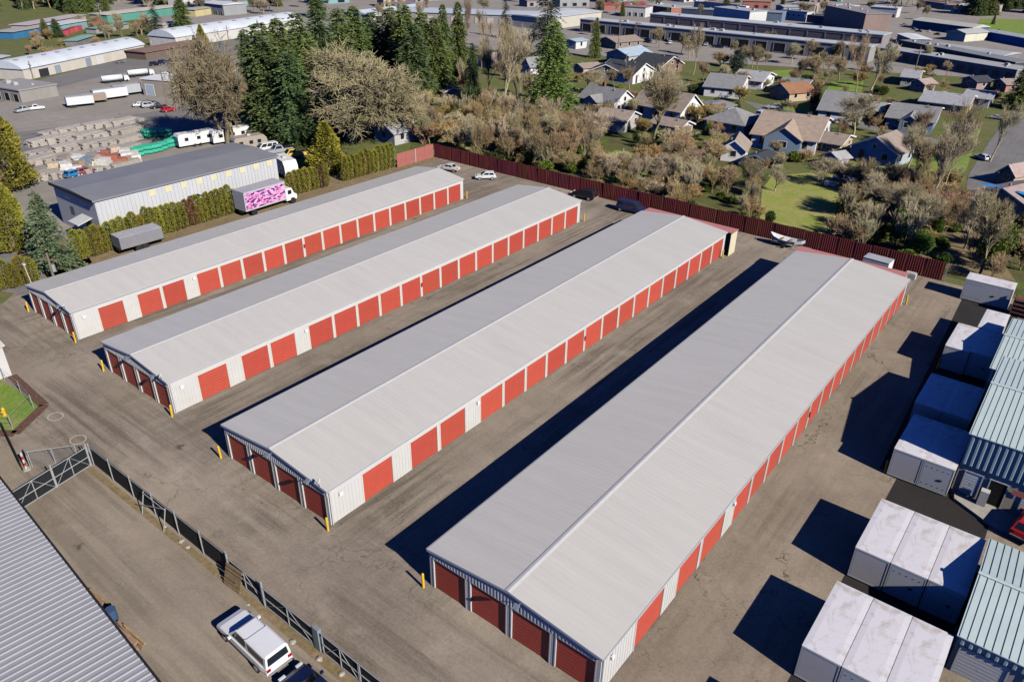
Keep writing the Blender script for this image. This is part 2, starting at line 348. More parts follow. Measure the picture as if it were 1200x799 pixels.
    for cx, cz, st in cams:                   # lamp or camera bracket on the front gable
        b = MB(); b.tube((cx,-.13,cz),(cx,-.45,cz+.1),.035,n=6); b.obox((cx,-.5,cz+.07),(.3,.34,.16),0,.5)
        b.build('flood_light', mat('lamp_housing',(.16,.19,.23),.5,.1), T)
        if st: c = MB(); c.tube((cx+.9,-.1,cz-.2),(cx+.9,-.1,cz+.55),.03,n=6); c.tube((cx+.9,-.1,cz+.5),(cx+1.15,-.4,cz+.42),.08,.06,n=8); c.build('security_camera', M_WHITE, T)
    if lean:
        a, b, dp = lean
        l = MB(); l.box(b-.05-xm, L+.02, 0, b-xm, L+dp, 2.96); l.box(a-xm, L+dp-.05, 0, b-.05-xm, L+dp, 2.94); l.build('enclosure_wall', mat('beige_sheet',(.62,.55,.40),.6,.08,stretch=(1,6,1)), T)
        l = MB(); l.prism([(L+.115,2.99),(L+dp+.1,2.97),(L+dp+.1,3.05),(L+.115,3.07)], 'x', a-.1-xm, b+.1-xm); l.build('enclosure_roof', mat('faded_red_roof',(.50,.21,.19),.6,.08), T)
    return T
storage('long grey-roofed storage building beside the tall hedge, farthest left', -83.4, -73.7, 25.3, 82.5, [(27.83,30.33),(31.9,34.3),(34.64,37.07)], 38.65, None, [(3.4,3.3,True)])
storage('second long storage building from the hedge, behind the parked white hatchback', -65.6, -54.73, 24.35, 85.5, [(26.97,29.71),(31.27,34.0),(34.35,37.02)], 38.74, None, [(0,3.55,False),(4.0,3.25,True)])
storage('third long storage building from the hedge, sunlit lane on both sides', -46.0, -34.0, 23.78, 87.2, [(26.89,29.7),(31.65,34.5),(34.9,37.78)], 39.76, (-45.9,-33.3,1.9), [(.3,3.5,False),(4.6,3.35,True)])
storage('nearest and largest storage building, next to the white containers', -24.9, -12.47, 24.17, 86.6, [(27.94,31.1),(33.06,35.95),(36.35,39.6)], 41.4, (-25.1,-13.0,1.9), [(.9,3.45,False)])
for k, (x, y, lab) in enumerate([
    (-25.15,23.75,'yellow bollard at the shaded front corner of the nearest storage building'),
    (-46.4,23.3,'yellow bollard at the left front corner of the third storage building'),
    (-33.75,23.3,'yellow bollard at the right front corner of the third storage building'),
    (-66.0,23.95,'yellow bollard at the left front corner of the second storage building'),
    (-54.45,23.95,'yellow bollard at the right front corner of the second storage building'),
    (-83.8,24.9,'yellow bollard at the left front corner of the farthest left storage building'),
    (-73.4,24.9,'yellow bollard at the right front corner of the farthest left storage building'),
    (-73.35,82.9,'yellow bollard at the far corner of the building beside the hedge'),
    (-54.3,86.0,'yellow bollard at the far corner of the second storage building'),
    (-33.6,86.2,'yellow bollard at the beige enclosure of the third storage building'),
    (-12.1,86.9,'yellow bollard at the far end of the nearest storage building'),
    (-12.1,23.7,'yellow bollard at the sunny front corner of the nearest storage building'),
    (-5.65,54.2,'yellow post beside the shadowed four white containers'),
    (-6.15,74.0,'yellow post beside the farther container pair')]):
    b = MB(); b.tube((0,0,0),(0,0,1.12),.085,n=12); b.tube((0,0,1.12),(0,0,1.17),.085,.04,n=12)
    o = b.build('bollard', M_YEL, None, False); o.location = (x,y,0); o.rotation_euler = (rad(random.uniform(-3,3)),rad(random.uniform(-3,3)),0); tag(o, lab, 'bollard', 'yellow bollards')
# ------------------------------------------------------------------ red corrugated fence along the back
M_FENCE = mat('maroon_fence_metal', (.17,.032,.030), .5, .16, .7, rnd=.14, dirt=((.11,.03,.028),.8,.4))
def panel_mesh(wd, h):
    m = MB(); m.box(0,-.012,0,wd,.012,h); n = int(wd/.27)
    for i in range(n):
        x = .05+i*.27; m.prism([(x,-.012),(x+.045,-.05),(x+.1,-.05),(x+.145,-.012)], 'z', .02, h-.01)
    me = m.mesh('panel'); me.materials.append(M_FENCE); return me
F = thing('metal_fence', 'maroon corrugated metal fence along the back of the lot', 'fence', (-92.9,96.6,0))
pm = panel_mesh(2.05, 2.35)
for i in range(40):
    o = link('panel', pm, F); o.location = (i*2.06, random.uniform(-.015,.015), random.uniform(-.04,.03)); o.rotation_euler = (rad(random.uniform(-1,1)), 0, rad(random.uniform(-.3,.3)))
for i in range(15): o = MB().box(-.05,.02,0,.05,.12,2.3).build('post', M_GALV, F); o.location = (i*5.9+.02,.02,0)
F2 = thing('metal_fence', 'short faded red fence return at the hedge end of the maroon fence', 'fence', (-92.95,87.5,0), math.pi/2)
M_F2 = mat('faded_fence_metal', (.34,.12,.10), .6, .1)
for i in range(4): o = MB().box(0,-.012,0,2.2,.012,2.35).build('panel', M_F2, F2); o.location = (i*2.22,0,0)
MB().box(4.3,-.1,0,4.4,-.02,2.4).build('post', M_WHITE, F2)
# ------------------------------------------------------------------ dark chain-link fence round the yard
def chain_fence(lab, x0, x1, y, h, gaps):
    T = thing('chain_link_fence', lab, 'fence', (x0,y,0)); L = x1-x0; n = max(1, round(L/2.9)); st = L/n
    for i in range(n+1):
        p = MB().tube((0,0,0),(0,0,h+.25),.04,n=8); p.tube((0,0,h+.25),(0,0,h+.3),.055,n=8); o = p.build('post', M_GALV, T); o.location = (i*st,0,0)
    for i in range(n):
        a, b = i*st+.05, (i+1)*st-.05
        m = MB().box(a,.05,.06,b,.066,h); m.build('privacy_panel', M_BLACKMESH, T)
    MB().tube((0,0,h),(L,0,h),.024,n=6,cap=False).build('top_rail', M_GALV, T)
    return T
def gate_leaf(T, L, h, name='gate_leaf', back=1):    # frame with mid rail, stile and diagonal, mesh behind it
    m = MB(); r = .035
    for z in (.08, h/2, h): m.tube((0,0,z),(L,0,z),r,n=6)
    for x in (0, L/2, L): m.tube((x,0,.08),(x,0,h),r,n=6)
    m.tube((0,0,.08),(L/2,0,h),.018,n=5); m.tube((L/2,0,h),(L,0,.08),.018,n=5)
    o = m.build(name, M_GALV, T); MB().box(0,min(back*.045,back*.055),.09,L,max(back*.045,back*.055),h-.01).build('privacy_panel', M_BLACKMESH, o); return o
chain_fence('black screened chain-link fence between the yard and the storage lot', -53.1, -35.4, 16.75, 1.75, ())
T = thing('yard_gate', 'open grey framed gate leaf on the black fence by the wooden pallet', 'gate', (-35.2,16.7,0)); gate_leaf(T, 3.3, 1.6)
MB().tube((-.05,0,0),(-.05,0,2.0),.06,n=8).build('post', M_GALV, T)
T = thing('yard_gate', 'grey framed gate leaf on the fence beside the white pickup truck', 'gate', (-31.5,16.62,0)); gate_leaf(T, 4.6, 1.6)
MB().tube((-.05,0,0),(-.05,0,2.1),.06,n=8).build('post', M_GALV, T); MB().box(4.7,-.05,0,5.15,.2,1.75).build('gate_pillar', mat('grey_blue_post',(.22,.26,.28),.6,.1), T)
T = thing('yard_gate', 'slatted black gate with grey rails beside the dark blue car', 'gate', (-26.1,16.65,0)); gate_leaf(T, 3.0, 1.6)
T = thing('yard_gate', 'black screened gate at the lower edge beyond the dark blue car', 'gate', (-23.0,16.65,0)); gate_leaf(T, 3.6, 1.6)
T = thing('swing_gate', 'double swing gate with grey frames between yard fence and ribbed roof', 'gate', (-53.2,16.55,0), rad(-78)); gate_leaf(T, 2.75, 1.7, back=-1)
o = gate_leaf(T, 2.9, 1.7, back=-1); o.location = (2.85,0,0)
for x in (-.05, 2.8, 5.8): MB().tube((x,0,0),(x,0,2.05),.06,n=8).build('post', M_GALV, T)
# entrance: barrier arm, chain-link sliding gate, grass bed, hydrant, white building
T = thing('barrier_gate', 'dark rolling gate with red and white striped end post at the entrance', 'gate', (*at(27,552),0), math.atan2(at(-10,475)[1]-at(27,552)[1], at(-10,475)[0]-at(27,552)[0]))
m = MB()
for z in (.15,.55,.95): m.tube((0,0,z),(6.5,0,z),.05,n=6)
for i in range(14): m.box(i*.5-.03,-.03,.1,i*.5+.03,.03,1.0)
m.build('gate_leaf', M_DARK, T)
for i in range(5): MB().tube((0,-.25,.1+i*.3),(0,-.25,.4+i*.3),.075,n=8).build('stripe', mat('stripe_red',(.5,.03,.03),.5,.1) if i%2 else M_WHITE, T)
MB().box(-.2,-.5,0,.2,-.06,.1).build('base', M_CONC, T)
T = thing('roll_gate_frame', 'small black gate frame standing beside the striped post', 'gate', (*at(36,548),0), math.atan2(at(29,528)[1]-at(36,548)[1], at(29,528)[0]-at(36,548)[0])); gate_leaf(T, 1.2, 1.1)
T = thing('wire_fence', 'pale wire mesh fence panel between the striped post and swing gate', 'fence', (*at(38,547),0), math.atan2(at(100,538)[1]-at(38,547)[1], at(100,538)[0]-at(38,547)[0]))
for i in range(3): MB().tube((i*1.6,0,0),(i*1.6,0,1.5),.035,n=8).build('post', M_GALV, T)
m = MB()
for i in range(27): m.tube((i*.12,0,.05),(i*.12+.0,0,1.4),.006,n=3,cap=False)
for i in range(12): m.tube((0,0,.05+i*.12),(3.2,0,.05+i*.12),.006,n=3,cap=False)
m.build('mesh', M_GALV, T); MB().tube((0,0,1.42),(3.2,0,1.42),.02,n=6).build('top_rail', M_GALV, T)
T = thing('fire_hydrant', 'yellow fire hydrant on the grass patch at the entrance', 'hydrant', (*at(6,487),.02))
MB().tube((0,0,0),(0,0,.62),.13,.12,n=12).tube((0,0,.62),(0,0,.8),.13,.04,n=12).tube((0,0,0),(0,0,.06),.18,n=12).build('barrel', M_YEL, T)
MB().tube((-.25,0,.45),(.25,0,.45),.06,n=8).tube((0,-.22,.4),(0,0,.4),.08,n=8).build('nozzle', M_YEL, T)
T = thing('garden_edging', 'reddish brown mulch edging bed round the entrance grass', 'edging', (0,0,0))
m = MB(); P = [(-71.4,18.3),(-64.3,18.0),(-61.9,14.7),(-65.2,12.3)]
for a, b in zip(P, P[1:]):
    d = Vector((b[0]-a[0], b[1]-a[1])); c = ((a[0]+b[0])/2, (a[1]+b[1])/2, .05); m.obox(c, (d.length,.75,.12), math.atan2(d.y,d.x))
m.build('bed', mat('bark_mulch',(.13,.07,.05),.95,.35,5,bump=.6), T)
T = thing('entrance_fence', 'wire fence with slim posts round the entrance grass patch', 'fence', (0,0,0))
P = [(-71.2,17.6),(-67.8,17.6),(-64.7,17.3),(-62.8,14.9),(-65.6,12.8)]
for p in P: MB().tube((*p,0),(*p,1.3),.035,n=8).build('post', M_GALV, T)
m = MB()
for a, b in zip(P, P[1:]):
    for z in (.2,.7,1.25): m.tube((*a,z),(*b,z),.012,n=4,cap=False)
m.build('wire', M_GALV, T)
T = thing('office_building', 'white walled building corner at the left edge by the grass', 'building', (-79,12.5,0))
MB().box(0,0,0,7.3,5.9,3.0).build('wall', M_WHITE, T); MB().prism([(-.3,3.0),(7.5,3.0),(7.5,3.12),(3.6,4.1),(-.3,3.12)],'y',-.3,6.1).build('roof', M_ROOF, T)
MB().box(7.3,3.2,1.2,7.34,4.3,2.2).build('window', M_GLASS, T)
for k, (px, py, lab) in enumerate([(65,488,'pale painted octagon loop mark on the asphalt, farther from the gate'),(91.5,515,'pale painted octagon loop mark on the asphalt, close to the swing gate')]):
    x, y = at(px, py); m = MB(); n = 14
    for i in range(n):
        a, b = 2*math.pi*(i+.5)/n, 2*math.pi*(i+1.5)/n
        m.quad(*[(r*math.cos(q)*.72, r*math.sin(q)*.60, 0) for r, q in ((1.0,a),(1.0,b),(.86,b),(.86,a))])
    o = m.build('loop_marking', mat('worn_paint',(.52,.45,.34),.8,.25,3), None); o.location = (x,y,.006); tag(o, lab, 'road marking', 'sensor loop marks')
# ------------------------------------------------------------------ containers
def blotchy():
    g = NG('white_container_paint'); n = g.noise(.9,7,.7,g.map((1.3,.8,1)),.8); f = g.rng(n,.50,.64,0,.75)
    col = g.mix(f, (.68,.66,.68), (.46,.41,.36)); n2 = g.noise(3,6,.7); col = g.mix(g.rng(n2,.56,.75,0,.5), col, (.42,.38,.34))
    return g.done(col, .55)
M_CONT = blotchy(); M_CW = mat('container_side', (.52,.50,.50), .55, .05, 1.2, dirt=((.40,.37,.35),1.0,.35)); M_CD = mat('container_door', (.50,.53,.54), .5, .06, 1.5, dirt=((.36,.35,.34),1.4,.3))
def container(lab, x, y, wd=2.06, ln=5.9, h=2.5, rz=0, front='side'):
    T = thing('storage_container', lab, 'container', (x,y,0), rad(rz), 'white portable storage containers')
    m = MB().box(0,0,.12,wd,ln,h-.02); m.box(.1,.1,0,.3,ln-.1,.12); m.box(wd-.3,.1,0,wd-.1,ln-.1,.12); m.build('body', M_CW, T)
    r = MB(); r.loft([[(-.02,-.02,h-.02),(wd+.02,-.02,h-.02),(wd+.02,ln+.02,h-.02),(-.02,ln+.02,h-.02)],[(-.02,-.02,h+.01),(wd+.02,-.02,h+.01),(wd+.02,ln+.02,h+.01),(-.02,ln+.02,h+.01)],[(.3,.3,h+.035),(wd-.3,.3,h+.035),(wd-.3,ln-.3,h+.035),(.3,ln-.3,h+.035)]]).build('roof', M_CONT, T)
    f = MB()
    for q in ((0,.12,.07,h-.03),(wd-.07,.12,wd,h-.03)): f.box(q[0],-.03,q[1],q[2],-.003,q[3])
    f.box(.07,-.03,.12,wd-.07,-.003,.22); f.box(.07,-.03,h-.13,wd-.07,-.003,h-.03); f.build('door_frame', M_CD, T)
    if front == 'door':
        d = MB().box(.09,-.022,.24,wd-.09,-.004,h-.15).build('door', M_CD, T)
        MB().box(wd*.62,-.06,1.15,wd*.62+.22,-.023,1.28).build('latch', M_DARK, d)
        b = MB()
        for i in range(10): xx = .25+(i%5)*.37; zz = .5 if i < 5 else 2.0; b.box(xx,-.034,zz,xx+.05,-.023,zz+.05)
        b.build('bolts', M_DARK, d)
    else:
        MB().box(.09,-.016,.24,wd-.09,-.004,h-.15).build('end_panel', M_CW, T)
    return T
POS = ['left','middle','right']
for i in range(3): container('white storage container, %s one of the row of three at the lower edge'%POS[i], -4.62+i*2.13, 32.1, front='door' if i else 'panel')
for i in range(3): container('white storage container, %s one of the row of three above the lowest row'%POS[i], -4.62+i*2.13, 41.6, front='door' if i else 'panel')
container('white storage container cut off at the bottom edge of the photo', -4.4, 22.6)
for i in range(2): container('white container shaded blue, %s one of the front pair beside the mint building'%('left','right')[i], -5.5+i*2.1, 54.1, front='door' if i else 'panel')
for i in range(2): container('fully shaded container, %s one of the rear pair of four'%('left','right')[i], -5.9+i*2.1, 61.9, front='door' if i else 'panel')
container('white container, left one of the pair by the northern mint roof', -6.1, 74.1)
container('white container, right one of the pair by the northern mint roof', -4.0, 74.3, front='door')
container('white container behind the pair, against the northern mint roof', -4.45, 80.3, 2.06, 5)
container('white container standing crosswise at the end of the maroon fence', -7.75, 92.5, 4.7, 2.3, front='door')
# ------------------------------------------------------------------ mint-roofed buildings on the right
M_MINT = mat('mint_roof_metal', (.52,.62,.60), .45, .05, .8, spec=.5); M_MINTW = mat('mint_wall_metal', (.36,.46,.47), .5, .08, 1)
M_BEIGE = mat('beige_stucco', (.46,.40,.32), .85, .1, 2); M_GREEN = mat('green_skylight', (.16,.24,.17), .4, .1)
def mint(lab, x0, x1, y0, y1, eave, ridge, band, doors, sky=None):
    T = thing('mint_warehouse', lab, 'warehouse', (x0,y0,0)); W = x1-x0; L = y1-y0
    m = MB().box(0,.05,0,W,L-.05,band); m.build('lower_wall', M_BEIGE, T)
    m = MB().prism([(.0,band),(L,band),(L,eave),(L/2,ridge-.05),(0,eave)], 'x', .03, W-.03)
    n = int(W/.42)
    for i in range(n): m.prism([(.1+i*.42,0),(.16+i*.42,-.11),(.3+i*.42,-.11),(.36+i*.42,0)], 'z', band+.03, eave-.02)
    m.build('ribbed_wall', M_MINTW, T)
    sl = (ridge-eave)/(L/2); r = MB()
    for s in (0, 1):
        f = lambda y: y if s == 0 else L-y
        p = [(f(-.15),eave-sl*.15),(f(L/2),ridge),(f(L/2),ridge+.06),(f(-.15),eave-sl*.15+.06)]
        r.prism(p[::-1] if s else p, 'x', -.12, W)
        k = 0.0
        while k < W:
            q = [(f(-.13),eave-sl*.13+.06),(f(L/2-.1),ridge-sl*.1+.06),(f(L/2-.1),ridge-sl*.1+.1),(f(-.13),eave-sl*.13+.1)]
            r.prism(q[::-1] if s else q, 'x', k, k+.045); k += .40
    rf = r.build('roof', M_MINT, T)
    MB().prism([(L/2-.16,ridge+.1),(L/2+.16,ridge+.1),(L/2,ridge+.14)], 'x', -.14, W).build('ridge_cap', M_MINT, rf)
    if sky: q = [(.3,eave+sl*.3+.105),(L/2-.4,ridge-sl*.4+.105),(L/2-.4,ridge-sl*.4+.12),(.3,eave+sl*.3+.12)]; MB().prism(q,'x',sky,sky+.4).build('skylight', M_GREEN, rf)
    for (a, b, z0, z1, mm) in doors:
        f = MB().box(a-.08,-.012,z0,a,.03,z1+.08).box(b,-.012,z0,b+.08,.03,z1+.08).box(a,-.012,z1,b,.03,z1+.08).build('door_frame', M_WHITE, T)
        placed(rollup(b-a, z1-z0, 8), 'door', mm, T, (a, .045, z0), 0)
    return T
M_LD = mat('light_blue_door', (.55,.60,.66), .5, .06); M_BK = mat('black_opening', (.006,.006,.007), .9, .1)
mint('tall mint-roofed warehouse with ribbed wall and dark doorway', -1.25, 14, 55.0, 68.9, 5.3, 6.1, 2.75, [(.55,1.6,.3,2.2,M_LD),(2.15,3.2,.15,2.2,M_BK),(4.3,6.4,.3,2.3,M_LD)], 4.1)
mint('northern mint-roofed warehouse section at the right edge', -1.9, 14, 69.6, 81.5, 3.7, 4.4, 2.4, [], 5.2)
mint('low mint-roofed building with white roll-up doors at the lower right', 1.95, 16, 38.0, 47.3, 2.75, 3.6, 2.2, [(.3,2.6,0,2.0,M_WHITE),(3.4,5.8,0,2.0,M_WHITE)])
T = thing('concrete_dock', 'pale concrete loading step in front of the dark doorway', 'step', (-1.0,53.2,0)); MB().prism([(0,1.75),(.2,.9),(3.0,-.7),(4.4,-.7),(4.4,1.75)],'z',0,.22).build('slab', M_CONC, T)
o = MB().box(0,0,0,.55,.5,1.25).build('electrical_cabinet', M_WHITE); o.location = (.55,54.35,.22); tag(o, 'white upright cabinet on the concrete step by the doorway', 'cabinet')
o = MB().box(0,0,0,.8,.02,.45).build('red_notice', mat('notice_red',(.5,.18,.16),.6,.1)); o.location = (2.3,54.93,1.7); tag(o, 'faded red notice board right of the dark doorway', 'sign')
# brown rack at the right edge
T = thing('timber_rack', 'rusty brown rack of boards beside the crosswise container', 'rack', (-2.7,91.4,0))
for i in range(4): MB().box(0,-.1,.4+i*.5,4,.9,.5+i*.5).build('shelf', mat('rusty_brown',(.16,.06,.04),.8,.25,3), T)
for x in (0,2,3.9):
    for y in (-.12,.85): MB().box(x,y,0,x+.09,y+.09,2.2).build('post', MATS['rusty_brown'], T)
# ------------------------------------------------------------------ large ribbed roof, lower left
T = thing('ribbed_roof_warehouse', 'large grey ribbed metal roof filling the lower left corner', 'warehouse', (-82,12.6,0), rad(-4.15))
M_RIB = mat('grey_ribbed_roof', (.34,.345,.36), .5, .06, .5, dirt=((.30,.29,.29),.7,.3), spec=.5)
MB().box(0,-30,0,64,-.35,3.9).build('wall', mat('grey_green_wall',(.18,.20,.20),.7,.1), T)
m = MB(); zt = lambda y: 4.0-.06*y; k = 0.
while k < 64:
    m.prism([(k,0),(k+.10,0),(k+.14,.036),(k+.24,.036),(k+.28,0),(k+.42,0),(k+.42,-.04),(k,-.04)], 'y', -30, 0); k += .42
R2 = m.build('roof', M_RIB, T); R2.location = (0,0,4.0); R2.rotation_euler = (rad(-2.5),0,0)
MB().tube((0,.07,3.93),(64,.07,3.93),.075,n=8).build('gutter', M_DARK, T)
# ------------------------------------------------------------------ yard clutter
def pallet(par, name='pallet'):
    m = MB()
    for i in range(6): m.box(0,i*.2,.11,1.2,i*.2+.14,.135)
    for y in (0,.5,1.0): m.box(0,y,.02,1.2,y+.1,.11)
    return m
M_WOOD = mat('weathered_wood', (.30,.20,.12), .85, .25, 4, rnd=.2)
o = pallet(None).build('wooden_pallet', M_WOOD); o.location = (-35.1,16.2,.05); o.rotation_euler = (rad(72),0,rad(3)); o.scale = (1.3,1.3,1); tag(o, 'wooden pallet leaning against the black fence', 'pallet')
for k, (px, py, n, lab) in enumerate([(112,702,9,'small stack of brown lumber beside the ribbed roof'),(152,747,14,'longer stack of pale firewood beside the ribbed roof')]):
    x, y = at(px, py); T = thing('lumber_stack', lab, 'lumber', (x,y,0), rad(2))
    for i in range(n):
        o = MB().box(-1.1,-.07,-.06,1.1,.07,.06).build('plank', M_WOOD, T); o.location = (random.uniform(-.3,.3),-.3+.16*(i%4),.07+.13*(i//4)); o.rotation_euler = (0,0,rad(random.uniform(-5,5)))
o = MB().tube((0,0,0),(0,0,.88),.29,n=16).tube((0,0,.88),(0,0,.9),.31,n=16).tube((0,0,.3),(0,0,.33),.31,n=16).tube((0,0,.58),(0,0,.61),.31,n=16).build('barrel', mat('blue_drum',(.05,.09,.18),.5,.1)); o.location = (*at(133,726),0); tag(o, 'dark blue drum between the two lumber stacks', 'barrel')
def rock(s, seed):
    r = random.Random(seed); m = MB(); rings = []
    for k in range(5):
        t = k/4; rr = math.sin(math.pi*(.12+.8*t))*s
        rings.append([(math.cos(a)*rr*r.uniform(.6,1.3), math.sin(a)*rr*r.uniform(.6,1.2), t*s*.75-.05) for a in [2*math.pi*i/8 for i in range(8)]])
    return m.loft(rings)
for k, (px, py, s, lab) in enumerate([(193,617,.26,'pale rock at the foot of the fence bracing'),(213,634,.33,'largest pale rock beside the black fence'),(220,641,.26,'pale rock just beyond the largest one by the fence'),(343,752,.3,'pale stone below the middle gate leaf'),(374,772,.32,'tan stone near the gate pillar'),(400,790,.3,'pale debris chunk by the dark gate'),(291,708,.18,'small stone below the wooden pallet')]):
    o = rock(s*.7, k).build('rock', M_CONC); o.location = (*at(px,py),0); tag(o, lab, 'rock', 'stones along the yard fence')
T = thing('fence_brace', 'leaning grey pipe bracing on the yard side of the black fence', 'brace', (-45.1,16.5,0))
MB().tube((0,-.3,0),(0,.18,1.75),.04,n=6).tube((2.8,-.3,0),(2.8,.18,1.75),.04,n=6).tube((.0,-.3,.9),(2.8,.1,1.75),.03,n=6).tube((0,.1,1.7),(2.8,.1,1.7),.03,n=6).build('pipe', M_GALV, T)
# ------------------------------------------------------------------ vehicles
CARM = {}
def paint(col): return mat('paint_%.2f_%.2f_%.2f'%col, col, .28, .03, .6, spec=.6)
KINDS = {  # length, width, body top profile [(x,z)], greenhouse base x0,x1, roof x0,x1, belt z, roof z
 'sedan': (4.6,1.78,[(0,.55),(.1,.86),(.9,.95),(1.5,.97),(3.3,.93),(4.2,.80),(4.5,.66),(4.6,.5)],(.75,3.45),(1.45,2.65),.93,1.44),
 'hatch': (4.1,1.76,[(0,.6),(.08,.9),(.6,.98),(1.2,1.0),(2.9,.95),(3.75,.82),(4.02,.66),(4.1,.5)],(.1,3.05),(.5,2.25),.95,1.50),
 'suv':   (4.7,1.88,[(0,.65),(.08,1.0),(.6,1.08),(1.2,1.1),(3.3,1.08),(4.3,.96),(4.62,.8),(4.7,.55)],(.08,3.5),(.35,2.75),1.05,1.74),
 'van':   (5.0,1.95,[(0,.6),(.05,1.0),(.6,1.1),(1.2,1.1),(3.9,1.08),(4.6,.95),(4.92,.8),(5.0,.5)],(.04,4.15),(.2,3.3),1.08,1.88),
 'pickup':(5.4,1.92,[(0,.65),(.05,1.04),(.6,1.06),(1.2,1.06),(3.9,1.05),(4.9,.98),(5.32,.84),(5.4,.55)],(1.9,4.05),(2.15,3.35),1.05,1.74)}
def vehicle(kind, col, lab, loc, rz, group=None, canopy=False, name=None, cat='car', scale=1.0):
    L, W, prof, gb, gr, zb, zr = KINDS[kind]; key = (kind, col, canopy)
    T = thing(name or {'pickup':'pickup_truck','van':'van'}.get(kind,'parked_car'), lab, cat, (loc[0],loc[1],0), rz, group); T.scale = (scale*(sfl(loc) if loc[1] > 96 or loc[0] < -100 else 1),)*3
    if key not in CARM:
        P = []                              # (name, mesh, parent index, loc)
        def mk(n, m, ma, par=None, smooth=False):
            me = m.mesh(n); me.materials.append(ma)
            if smooth: me.polygons.foreach_set('use_smooth',[True]*len(me.polygons))
            P.append((n, me, par)); return len(P)-1
        pm = paint(col); hw = W/2; b = MB(); secs = []
        for x, z in prof:
            e = .92 if x < .06 or x > L-.06 else .99 if x < .2 or x > L-.4 else 1
            q = hw*e; lo = .32 if .2 < x < L-.2 else .4
            half = [(q*.86,lo),(q*.97,lo+.12),(q,(lo+z)/2),(q*.97,z-.07),(q*.86,z)]
            secs.append([(x-L/2,-y,zz) for y, zz in half]+[(x-L/2,y,zz) for y, zz in half[::-1]])
        b.loft(secs); 
        def green(b, g0, g1, r0, r1, z0, z1, wb, wt):
            B = [(g0,-wb,z0),(g1,-wb,z0),(g1,wb,z0),(g0,wb,z0)]; T0 = [(r0,-wt,z1-.07),(r1,-wt,z1-.07),(r1,wt,z1-.07),(r0,wt,z1-.07)]; T1 = [(r0+.12,-wt+.12,z1),(r1-.15,-wt+.12,z1),(r1-.15,wt-.12,z1),(r0+.12,wt-.12,z1)]
            b.loft([B,T0,T1]); return B, T0
        o = -L/2
        B, Tp = green(b, gb[0]+o, gb[1]+o, gr[0]+o, gr[1]+o, zb-.06, zr, hw*.9, hw*.74)
        body = mk('body', b, pm)
        def pane(c, sh, off):               # inset quad on a greenhouse face
            c = [Vector(q) for q in c]; n = (c[1]-c[0]).cross(c[3]-c[0]).normalized()
            def lp(u, v): return (c[0]*(1-u)+c[1]*u)*(1-v)+(c[3]*(1-u)+c[2]*u)*v
            return [tuple(lp(*uv)+n*off) for uv in ((sh[0],sh[2]),(sh[1],sh[2]),(sh[1],sh[3]),(sh[0],sh[3]))]
        faces = {'f':(B[1],B[2],Tp[2],Tp[1]),'b':(B[3],B[0],Tp[0],Tp[3]),'r':(B[0],B[1],Tp[1],Tp[0]),'l':(B[2],B[3],Tp[3],Tp[2])}
        mk('windscreen', MB().quad(*pane(faces['f'],(.06,.94,.12,.97),.012)), M_GLASS, body)
        mk('rear_window', MB().quad(*pane(faces['b'],(.08,.92,.2,.94),.012)), M_GLASS, body)
        for s in 'rl':
            us = [(.1,.5),(.54,.9)] if kind != 'pickup' else [(.12,.86)]
            if kind == 'van': us = [(.06,.34),(.38,.64),(.68,.92)]
            for u in us: mk('side_window', MB().quad(*pane(faces[s],(u[0],u[1],.2,.93),.012)), M_GLASS, body)
        if kind == 'pickup':
            if canopy:
                c = MB(); cb, ct = green(c, .05+o, 1.95+o, .12+o, 2.28+o, 1.0, 1.8, hw*.9, hw*.8); ci = mk('canopy', c, pm)
                fc = {'b':(cb[3],cb[0],ct[0],ct[3]),'r':(cb[0],cb[1],ct[1],ct[0]),'l':(cb[2],cb[3],ct[3],ct[2])}
                mk('rear_window', MB().quad(*pane(fc['b'],(.08,.92,.15,.9),.012)), M_GLASS, ci)
                for s in 'rl': mk('side_window', MB().quad(*pane(fc[s],(.1,.9,.25,.85),.012)), M_GLASS, ci)
            else:
                mk('bed', MB().box(.12+o,-hw*.8,1.05,1.8+o,hw*.8,1.068), M_DARK, body)
        for x in (.82 if kind != 'pickup' else 1.15, L-.85):
            for s in (-1, 1):
                t = MB().tube((x+o,s*(hw-.2),.33),(x+o,s*(hw+.01),.33),.33,n=16); i = mk('tyre', t, M_DARK)
                mk('rim', MB().tube((x+o,s*(hw+.01),.33),(x+o,s*(hw+.025),.33),.2,n=12), M_GALV, i)
        for s in (-1, 1):
            mk('headlight', MB().box(L+o-.14,s*hw*.62-.2,.62,L+o-.0,s*hw*.62+.2,.76), mat('headlight_lens',(.6,.62,.64),.15,.05), body)
            mk('tail_light', MB().box(o-.015,s*hw*.76-.13,.74,o+.1,s*hw*.76+.13,.94), mat('tail_lens',(.35,.01,.01),.2,.05), body)
            mk('mirror', MB().box(gb[1]+o-.5,s*(hw+.08)-.09,zb,gb[1]+o-.36,s*(hw+.08)+.09,zb+.15), pm, body)
        mk('bumper', MB().box(o-.06,-hw*.85,.42,o+.1,hw*.85,.58).box(L+o-.1,-hw*.85,.4,L+o+.05,hw*.85,.56), mat('bumper_plastic',(.25,.25,.26),.5,.05), body)
        CARM[key] = P
    obs = []
    for n, me, par in CARM[key]: obs.append(link(n, me, T if par is None else obs[par]))
    return T
Wt, Bk, Nv, Sv, Rd, Gy = (.72,.73,.75), (.012,.012,.014), (.008,.014,.055), (.42,.44,.46), (.45,.02,.03), (.16,.17,.18)
def ang(p, q): a, b = at(*p), at(*q); return math.atan2(b[1]-a[1], b[0]-a[0])
vehicle('pickup', Wt, 'white pickup truck with canopy parked in the fenced yard', (-29.5,14.45), rad(178), None, True, cat='pickup', scale=.93)
